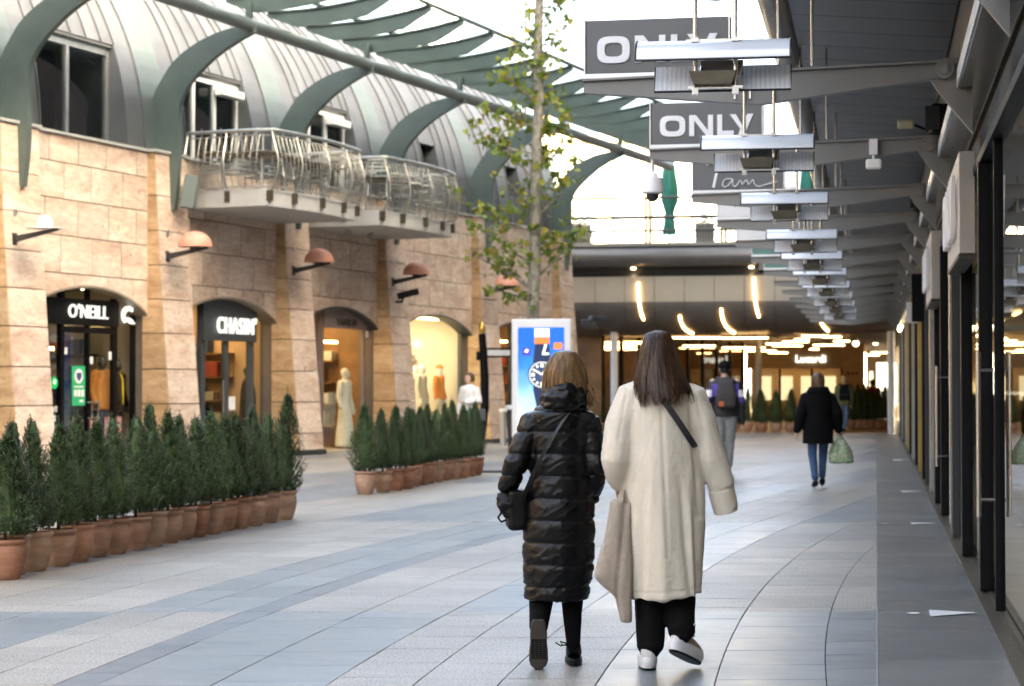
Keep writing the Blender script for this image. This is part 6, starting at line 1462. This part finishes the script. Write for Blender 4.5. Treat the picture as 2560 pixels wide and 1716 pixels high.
for i, c in enumerate([(.37, .20, .125), (.36, .22, .15), (.40, .27, .19), (.32, .15, .09), (.34, .20, .135)]):
    m, n, b = nodes('terracotta_%d' % i); v = coords(n, 'obj', (1, 1, 2.2)); f1 = noise_t(n, v, 7, 5, .65, .5); f2 = noise_t(n, coords(n, 'pos', (1, 1, 4)), 3.0, 5, .65)
    r = ramp(n, [(.3, tuple(x_ * .72 for x_ in c)), (.5, c), (.75, tuple(min(1, x_ * 1.3 + .04) for x_ in c))]); n.links.new(f2, r.inputs[0])
    r2 = ramp(n, [(.55, (0, 0, 0)), (.8, (.55, .55, .55))]); n.links.new(f1, r2.inputs[0]); n.links.new(mixc(n, r.outputs[0], (.52, .44, .36), r2.outputs[0]), b.inputs['Base Color'])
    set_in(b, Roughness=.8); bump(n, b, f1, .25, .004); TER.append(m)
potp = [(.0, .0), (.095, .0), (.105, .012), (.128, .07), (.148, .14), (.156, .19), (.150, .235), (.142, .252), (.150, .262), (.163, .272), (.165, .286), (.158, .295), (.146, .294), (.142, .262), (.0, .258)]
POTM = []
for m in TER: pm_ = MB().lathe(potp[1:], 26).mesh('pot', True); pm_.materials.append(m); POTM.append(pm_)
SOIL = mat('dark_soil', (.02, .016, .012), .95); soilm = MB().lathe([(.14, 0), (.09, .012), (.01, .016)], 18).mesh('soil'); soilm.materials.append(SOIL)
trm = MB().tube([(0, 0, 0), (0, 0, .2)], .014, 6).mesh('trunk'); trm.materials.append(BARK)
def potted(loc, w_, label, hs=1.0, i=0, group='potted spruces in terracotta pots'):
    e = empty('potted_spruce', loc, rnd.uniform(0, 6.28), label, 'potted tree', group); k = w_ / .33
    po = link('pot', POTM[rnd.randrange(5)], None, e); po.scale = (k, k, rnd.uniform(.96, 1.05)); s_ = link('soil', soilm, None, e, (0, 0, .258)); s_.scale = (k, k, 1)
    link('trunk', trm, None, e, (0, 0, .25)); c = link('foliage', SPM[(i * 3 + rnd.randrange(2)) % 7], None, e, (0, 0, .35)); c.scale = (k * rnd.uniform(.92, 1.12), k * rnd.uniform(.92, 1.12), hs * rnd.uniform(.95, 1.06))
    c.rotation_euler = (rnd.uniform(-.03, .03), rnd.uniform(-.03, .03), rnd.uniform(0, 6.28))
ROW1 = [(-60, 100, 1435), (0, 150, 1400), (130, 350, 1370), (320, 510, 1335), (470, 635, 1305), (600, 770, 1270), (735, 930, 1245), (900, 1065, 1215), (1030, 1175, 1190), (1145, 1290, 1165), (1265, 1385, 1140), (1360, 1490, 1120), (1470, 1600, 1100), (1575, 1690, 1075), (1670, 1800, 1060), (1775, 1920, 1040), (1895, 2010, 1018), (1985, 2160, 995)]
HS1 = [1, 1.08, 1.02, 1.05, 1.05, 1.0, .98, 1.0, 1.08, 1.05, .95, 1.0, 1.02, .98, .95, 1.0, .9, 1.14]
for i, (a, b, y) in enumerate(ROW1):
    xs = (a + b) / 2 / 2.924; g = ground(xs, 960 + y / 2.924); wv_ = min(.40, max(.285, (b - a) / 2.924 / FPX * (g.y / CY)))
    if i == 0: wv_ = .33; lab = 'potted spruce cut off by the left picture edge, front of the long row'
    elif i == 17: lab = 'potted spruce in the widest pot at the right end of the long front row'
    else: lab = 'potted spruce, ' + ORD[i - 1] + ' full pot from the left in the long front row'
    potted(g + AX * wv_ * .3, wv_, lab, HS1[i] * (.72 + .008 * i), i, 'potted spruces of the long front row')
ROW2 = [(613, 765, 1510), (750, 850, 1497), (835, 925, 1485), (905, 995, 1475), (970, 1020, 1460), (1010, 1070, 1450), (1055, 1120, 1440), (1110, 1175, 1430), (1160, 1225, 1420), (1215, 1285, 1412), (1275, 1330, 1405), (1330, 1375, 1395), (1365, 1418, 1387)]
for i, (a, b, y) in enumerate(ROW2):
    xs = 640 + (a + b) / 2 / 2.529; g = ground(xs, 640 + y / 2.529); wv_ = min(.37, max(.27, (b - a) / 2.529 / FPX * (g.y / CY)))
    potted(g + AX * wv_ * .3, wv_, 'potted spruce, ' + ORD[i] + ' from the left in the second row by the bright shops', .76 + .06 * (i % 3 == 0), i + 3, 'potted spruces of the second row')
for i in range(12):
    dx = 1368 + (1830 - 1368) * (i + (0 if i < 1 else 2.2)) / 14; g = czl(63.6 - .02 * i, (dx - 1169.5) / 4548 * 63.6)
    potted(g, .42, 'potted spruce, ' + ORD[i] + ' from the left in the row at the passage entrance', .98, i + 5, 'potted spruces at the passage entrance')
for i in range(6):
    dx = 1945 + 15 * i; g = czl(69, (dx - 1169.5) / 4548 * 69)
    potted(g, .42, 'potted spruce, ' + ORD[i] + ' from the left in the dark group beside the white column', 1.15, i, 'potted spruces beside the white column')

# ================================================================== street tree
TB = fw(0, 0); TB = czl(42.5, (1217 - 1169.5) / 4548 * 42.5)
te = empty('street_tree', TB, YAW, 'slender young street tree with sparse yellow-green leaves behind the advertising kiosk', 'tree')
mtk, ntk, btk = nodes('plane_bark'); vtk = coords(ntk, 'obj', (1, 1, .4)); ftk = noise_t(ntk, vtk, 14, 5, .65, .5); rtk = ramp(ntk, [(.3, (.10, .085, .065)), (.5, (.22, .20, .16)), (.68, (.36, .34, .28))]); ntk.links.new(ftk, rtk.inputs[0]); ntk.links.new(rtk.outputs[0], btk.inputs['Base Color']); set_in(btk, Roughness=.85); bump(ntk, btk, ftk, .3, .01)
def tz(y): return EYE + (888 - y) / 4548 * 42.5
def tx(x): return (x - 1217) / 4548 * 42.5
tk = [(0, 0, 0), (0, 0, 1.2), (tx(1217), 0, tz(730)), (tx(1221), .02, tz(600)), (tx(1224), .0, tz(480)), (tx(1226), -.02, tz(350)), (tx(1231), .0, tz(230)), (tx(1229), .02, tz(100)), (tx(1232), .0, tz(0)), (tx(1234), .0, tz(-120)), (tx(1236), 0, tz(-260))]
MB().tube(tk, [.17, .145, .135, .125, .125, .115, .105, .10, .09, .06, .02], 12).build('trunk', mtk, te, smooth=True)
def tr_at(z):
    for a, b in zip(tk, tk[1:]):
        if a[2] <= z <= b[2]: f = (z - a[2]) / (b[2] - a[2]); return Vector(a).lerp(Vector(b), f)
    return Vector(tk[-1])
LEAFM, nl, bl = nodes('autumn_leaf'); gl_ = N(nl, 'ShaderNodeNewGeometry'); rl = ramp(nl, [(0, (.07, .12, .02)), (.5, (.16, .22, .03)), (.8, (.28, .30, .04)), (1, (.40, .27, .04))]); nl.links.new(gl_.outputs['Random Per Island'], rl.inputs[0]); nl.links.new(rl.outputs[0], bl.inputs['Base Color']); set_in(bl, Roughness=.5)
tls = N(nl, 'ShaderNodeBsdfTranslucent'); nl.links.new(rl.outputs[0], tls.inputs[0]); mxl = N(nl, 'ShaderNodeMixShader'); mxl.inputs[0].default_value = .4; out_ = nl.nodes['Material Output']; nl.links.new(bl.outputs[0], mxl.inputs[1]); nl.links.new(tls.outputs[0], mxl.inputs[2]); nl.links.new(mxl.outputs[0], out_.inputs[0])
lv = MB(); rt = random.Random(21)
def leaf(p, s):
    a = rt.uniform(0, 6.28); n1 = Vector((rt.gauss(0, 1), rt.gauss(0, 1), rt.gauss(0, 1))).normalized(); d = n1.orthogonal().normalized(); d = Matrix.Rotation(a, 3, n1) @ d; e = n1.cross(d)
    pr = [(-.1, 0), (-.05, .32), (.22, .5), (.3, .3), (.62, .36), (.6, .14), (1, 0), (.6, -.14), (.62, -.36), (.3, -.3), (.22, -.5), (-.05, -.32)]
    vs = [p + d * (x_ * s) + e * (y_ * s) + n1 * (abs(y_) * s * .25) for x_, y_ in pr]; lv.add([p + d * s * .3] + vs, [(0, i + 1, (i + 1) % 12 + 1) for i in range(12)])
def branch(zb, ang, L_, rise, r0, lvs):
    p = tr_at(zb); pts = [p]; d = Vector((cos(ang), sin(ang), rise)).normalized(); n = 7
    for i in range(n):
        d = (d + Vector((rt.uniform(-.2, .2), rt.uniform(-.2, .2), rt.uniform(-.12, .2)))).normalized(); pts.append(pts[-1] + d * L_ / n)
    MB().tube(pts, [r0 * (1 - .8 * i / n) for i in range(n + 1)], 7).build('branch', mtk, te, smooth=True)
    for j in range(8):
        q = pts[1 + j % 6]; dd = Vector((rt.uniform(-1, 1), rt.uniform(-1, 1), rt.uniform(-.2, .8))).normalized(); e2 = q + dd * L_ * rt.uniform(.18, .4)
        tw.tube([q, q.lerp(e2, .5) + Vector((0, 0, .02)), e2], [r0 * .35, r0 * .22, .004], 5)
        for _ in range(lvs // 3): leaf(e2 + Vector((rt.gauss(0, .09), rt.gauss(0, .09), rt.gauss(0, .07))), rt.uniform(.10, .18))
    for _ in range(int(lvs * .9)):
        q = pts[rt.randrange(3, n + 1)]; leaf(q + Vector((rt.gauss(0, .08), rt.gauss(0, .08), rt.gauss(0, .08))), rt.uniform(.10, .18))
tw = MB()
for (y, side, L_, rise, r0, n) in [(690, pi, 1.1, .25, .035, 16), (660, pi * .93, 1.7, .45, .04, 26), (640, 0, 1.2, .6, .03, 12), (610, pi * 1.05, 1.6, .3, .03, 26), (590, .3, 1.6, .35, .035, 10), (560, -.4, .9, .5, .025, 18), (530, pi, 1.5, .2, .03, 26), (500, .1, 1.2, .75, .03, 12), (470, pi * .85, 1.1, .5, .03, 12), (440, -.5, 1.2, .7, .028, 18), (410, pi * 1.1, 1.3, .75, .03, 18), (380, 0.2, 1.0, .4, .025, 16), (350, pi, 1.5, .25, .028, 22), (320, -.3, .9, .5, .022, 18), (290, pi * .9, 1.3, .3, .028, 24), (260, .2, .9, .7, .022, 12), (230, pi * 1.1, 1.3, .5, .025, 20), (200, .4, .8, .9, .022, 10), (170, pi, .9, .7, .024, 14), (140, 0, 1.0, 1.3, .025, 10), (100, pi * 1.1, .6, .8, .018, 8), (60, .1, .8, 1.0, .02, 8), (20, .2, 1.0, .5, .018, 12), (-30, pi, .8, .8, .018, 10), (-90, .5, .8, .8, .016, 10)]:
    branch(tz(y), side + rt.uniform(-.5, .5), L_, rise, r0, n)
tag(tw.build('twigs', mtk, te, fix=False), kind='stuff'); tag(lv.build('crown', LEAFM, te, fix=False), kind='stuff')

# ================================================================== advertising kiosk
kl = (1236 - 1169.5) / 4548 * 40.0; KP = czl(40.0, kl)
ke = empty('advertising_kiosk', KP, YAW + R(-9), 'tall white digital advertising kiosk showing a blue wristwatch advert', 'kiosk')
KW = mat('kiosk_white', (.70, .71, .73), .35, .0, .03)
W2_ = .60; kz0, kz1 = .40, 2.78
kb = MB(); kb.box(-W2_, W2_, .0, .42, kz0, kz1); kb.build('cabinet', KW, ke, bevel=.02)
MB().box(-W2_ + .06, W2_ - .06, .05, .38, 0, kz0).build('plinth', BLACKM, ke)
sm_, ns, bs = nodes('screen_blue'); ns.nodes.clear()
tc = N(ns, 'ShaderNodeTexCoord'); sp3 = N(ns, 'ShaderNodeSeparateXYZ'); ns.links.new(tc.outputs['Object'], sp3.inputs[0])
mr = N(ns, 'ShaderNodeMapRange'); mr.inputs[1].default_value = kz0 + .1; mr.inputs[2].default_value = kz1 - .1; ns.links.new(sp3.outputs[2], mr.inputs[0])
nz = N(ns, 'ShaderNodeTexNoise'); nz.inputs['Scale'].default_value = 2.2; ns.links.new(tc.outputs['Object'], nz.inputs[0]); ad = N(ns, 'ShaderNodeMath', operation='MULTIPLY_ADD'); ad.inputs[1].default_value = .35; ns.links.new(nz.outputs[0], ad.inputs[0]); ns.links.new(mr.outputs[0], ad.inputs[2])
rs = ramp(ns, [(.25, (.75, .85, .95)), (.5, (.28, .55, .9)), (.75, (.04, .22, .75)), (1, (.02, .13, .62))]); ns.links.new(ad.outputs[0], rs.inputs[0])
es = N(ns, 'ShaderNodeEmission'); es.inputs[1].default_value = .42 * EMK; ns.links.new(rs.outputs[0], es.inputs[0]); os_ = N(ns, 'ShaderNodeOutputMaterial'); ns.links.new(es.outputs[0], os_.inputs[0])
sx0, sx1 = -W2_ + .13, W2_ - .13
scn = MB().box(sx0, sx1, -.012, -.003, kz0 + .14, kz1 - .17).build('screen', sm_, ke)
def glow(n, c, s=.34): return emit('screen_' + n, c, s)
def scr(name, poly, m_, d): return MB().prism(poly, -.012 - d - .002, -.012 - d, 'y').build(name, m_, scn)
NV = glow('navy', (.035, .05, .13)); 
scr('advert_strap', [(-.115, 2.30), (.155, 2.30), (.20, 1.95), (.20, 1.35), (.12, .95), (-.08, .95), (-.16, 1.35), (-.16, 1.95)], NV, .002)
def disc(cx_, cz, r, n=32): return [(cx_ + r * cos(2 * pi * i / n), cz + r * sin(2 * pi * i / n)) for i in range(n)]
scr('advert_case', disc(.02, 1.66, .285), NV, .004); scr('advert_ring', disc(.02, 1.66, .262), glow('silver', (.8, .82, .86)), .006); scr('advert_dial', disc(.02, 1.66, .238), glow('dial', (.06, .09, .2)), .008)
for i in range(12):
    a = 2 * pi * i / 12; c_, s_ = cos(a), sin(a); r0, r1, w_ = (.165, .215, .018) if i % 3 else (.15, .215, .03)
    scr('advert_hour_mark', [(.02 + c_ * r0 - s_ * w_, 1.66 + s_ * r0 + c_ * w_), (.02 + c_ * r1 - s_ * w_, 1.66 + s_ * r1 + c_ * w_), (.02 + c_ * r1 + s_ * w_, 1.66 + s_ * r1 - c_ * w_), (.02 + c_ * r0 + s_ * w_, 1.66 + s_ * r0 - c_ * w_)], glow('white', (.9, .92, .95), .5), .010)
for a, L_ in ((R(148), .17), (R(50), .2)):
    c_, s_ = cos(a), sin(a); w_ = .014; scr('advert_hand', [(.02 - s_ * w_, 1.66 + c_ * w_), (.02 + c_ * L_ - s_ * w_, 1.66 + s_ * L_ + c_ * w_), (.02 + c_ * L_ + s_ * w_, 1.66 + s_ * L_ - c_ * w_), (.02 + s_ * w_, 1.66 - c_ * w_)], glow('white', (.9, .92, .95), .5), .012)
scr('advert_badge', [(-.13, 2.42), (.17, 2.42), (.17, 2.585), (-.13, 2.585)], glow('pale', (.8, .88, .85), .5), .004); scr('advert_tag', [(-.13, 2.28), (.17, 2.28), (.17, 2.41), (-.13, 2.41)], glow('orange', (.95, .22, .08), .42), .006)
scr('advert_figure', [(.02, 2.06), (.16, 2.06), (.16, 2.1), (.075, 2.1), (.12, 2.27), (.075, 2.27)], glow('white', (.9, .92, .95), .5), .004); scr('advert_tag', [(.26, 2.17), (.43, 2.17), (.43, 2.3), (.26, 2.3)], glow('orange', (.95, .22, .08), .42), .004)
scr('advert_emblem', [(-.38, 2.05), (-.22, 2.05), (-.22, 2.2), (-.38, 2.2)], glow('indigo', (.08, .06, .5), .4), .004); scr('advert_emblem_mark', [(-.34, 2.12), (-.28, 2.10), (-.25, 2.15), (-.30, 2.18)], glow('white', (.9, .92, .95), .5), .006)
MB().tube([(W2_ + .002, .22, 2.45), (W2_ + .006, .22, 2.45)], .05, 14).build('lock', DARKGREY, ke)
# mat lying on the ground, bollards, wayfinding post
e = empty('ground_plate', ground(1205, 1180), YAW, 'dark flat plate on the paving beside the second row of pots', 'plate'); MB().box(-.35, .55, -.35, .35, .002, .02).build('plate', BLACKM, e, bevel=.004); MB().box(-.3, .5, -.3, .3, .0205, .024).build('plate_top', DARKGREY, e)
for i, (x_, y_, lab) in enumerate(((1258, 1112, 'steel bollard with a white cap left of the kiosk'), (1276, 1140, 'dark slim post standing at the kiosk edge'))):
    e = empty('bollard', ground(x_, y_), 0, lab, 'bollard'); hh = (.80, .95)[i]
    MB().tube([(0, 0, 0), (0, 0, hh)], .075 if i == 0 else .05, 16).build('shaft', (ALU, DARKGREY)[i], e, smooth=True); MB().lathe([(.1, 0), (.105, .02), (.105, .07), (.09, .085), (.01, .09)], 18, (0, 0, hh)).build('cap', WHITEP, e, smooth=True)
we = empty('wayfinding_post', czl(45, (1104 - 1169.5) / 4548 * 45), YAW, 'curved black wayfinding post with a gold tip and two arms', 'signpost')
pp = [(tz_, x_) for tz_, x_ in ((0, -.12), (.5, -.02), (1.0, .03), (1.6, .03), (2.2, .0), (2.62, -.03))]
MB().tube([(x_, 0, z_) for z_, x_ in pp], [.09, .10, .10, .10, .09, .085], 12).build('post', BLACKM, we, smooth=True)
MB().lathe([(.05, 0), (.085, .05), (.09, .12), (.06, .2), (.01, .26)], 16, (-.03, 0, 2.63)).build('finial', mat('gold_tip', (.62, .42, .12), .3, .9), we, smooth=True)
for z_ in (2.28, 2.10): MB().box(.05, .62, -.02, .02, z_ - .02, z_ + .02).build('arm', BLACKM, we)
MB().box(-.16, -.08, -.09, .09, 2.02, 2.22).build('junction_box', BLACKM, we, bevel=.01)
for i, z_ in enumerate((2.19,)): MB().box(.1, .6, -.008, .008, z_ - .06, z_ + .06).build('sign_plate', ALU, we)
# tall mast and yellow crane boom far behind
e = empty('lamp_mast', czl(95, (1203 - 1169.5) / 4548 * 95), YAW, 'tall thin grey lamp mast behind the tree', 'mast')
MB().tube([(0, 0, 0), (0, 0, 13), (0, 0, 21)], [.16, .14, .09], 10).build('pole', DARKGREY, e, smooth=True); MB().lathe([(.2, 0), (.2, .5), (.12, .6)], 12, (0, 0, 15.5)).build('collar', DARKGREY, e)
e = empty('crane', czl(210, (1262 - 1169.5) / 4548 * 210), YAW, 'distant yellow crane boom rising diagonally behind the tree', 'crane')
YEL = mat('crane_yellow', (.55, .38, .05), .6)
a, b = Vector((0, 0, 28)), Vector((-9.5, 0, 48)); 
bo = MB()
for o_ in (Vector((0, 0, 0)), Vector((.5, 0, .25))): bo.tube([a + o_, b + o_], .12, 6)
for i in range(14): q = a.lerp(b, i / 14); q2_ = a.lerp(b, (i + 1) / 14); bo.tube([q, q2_ + Vector((.5, 0, .25))], .06, 5)
bo.build('boom', YEL, e); MB().box(-.6, .9, -.8, .8, 0, 28).build('tower', YEL, e)
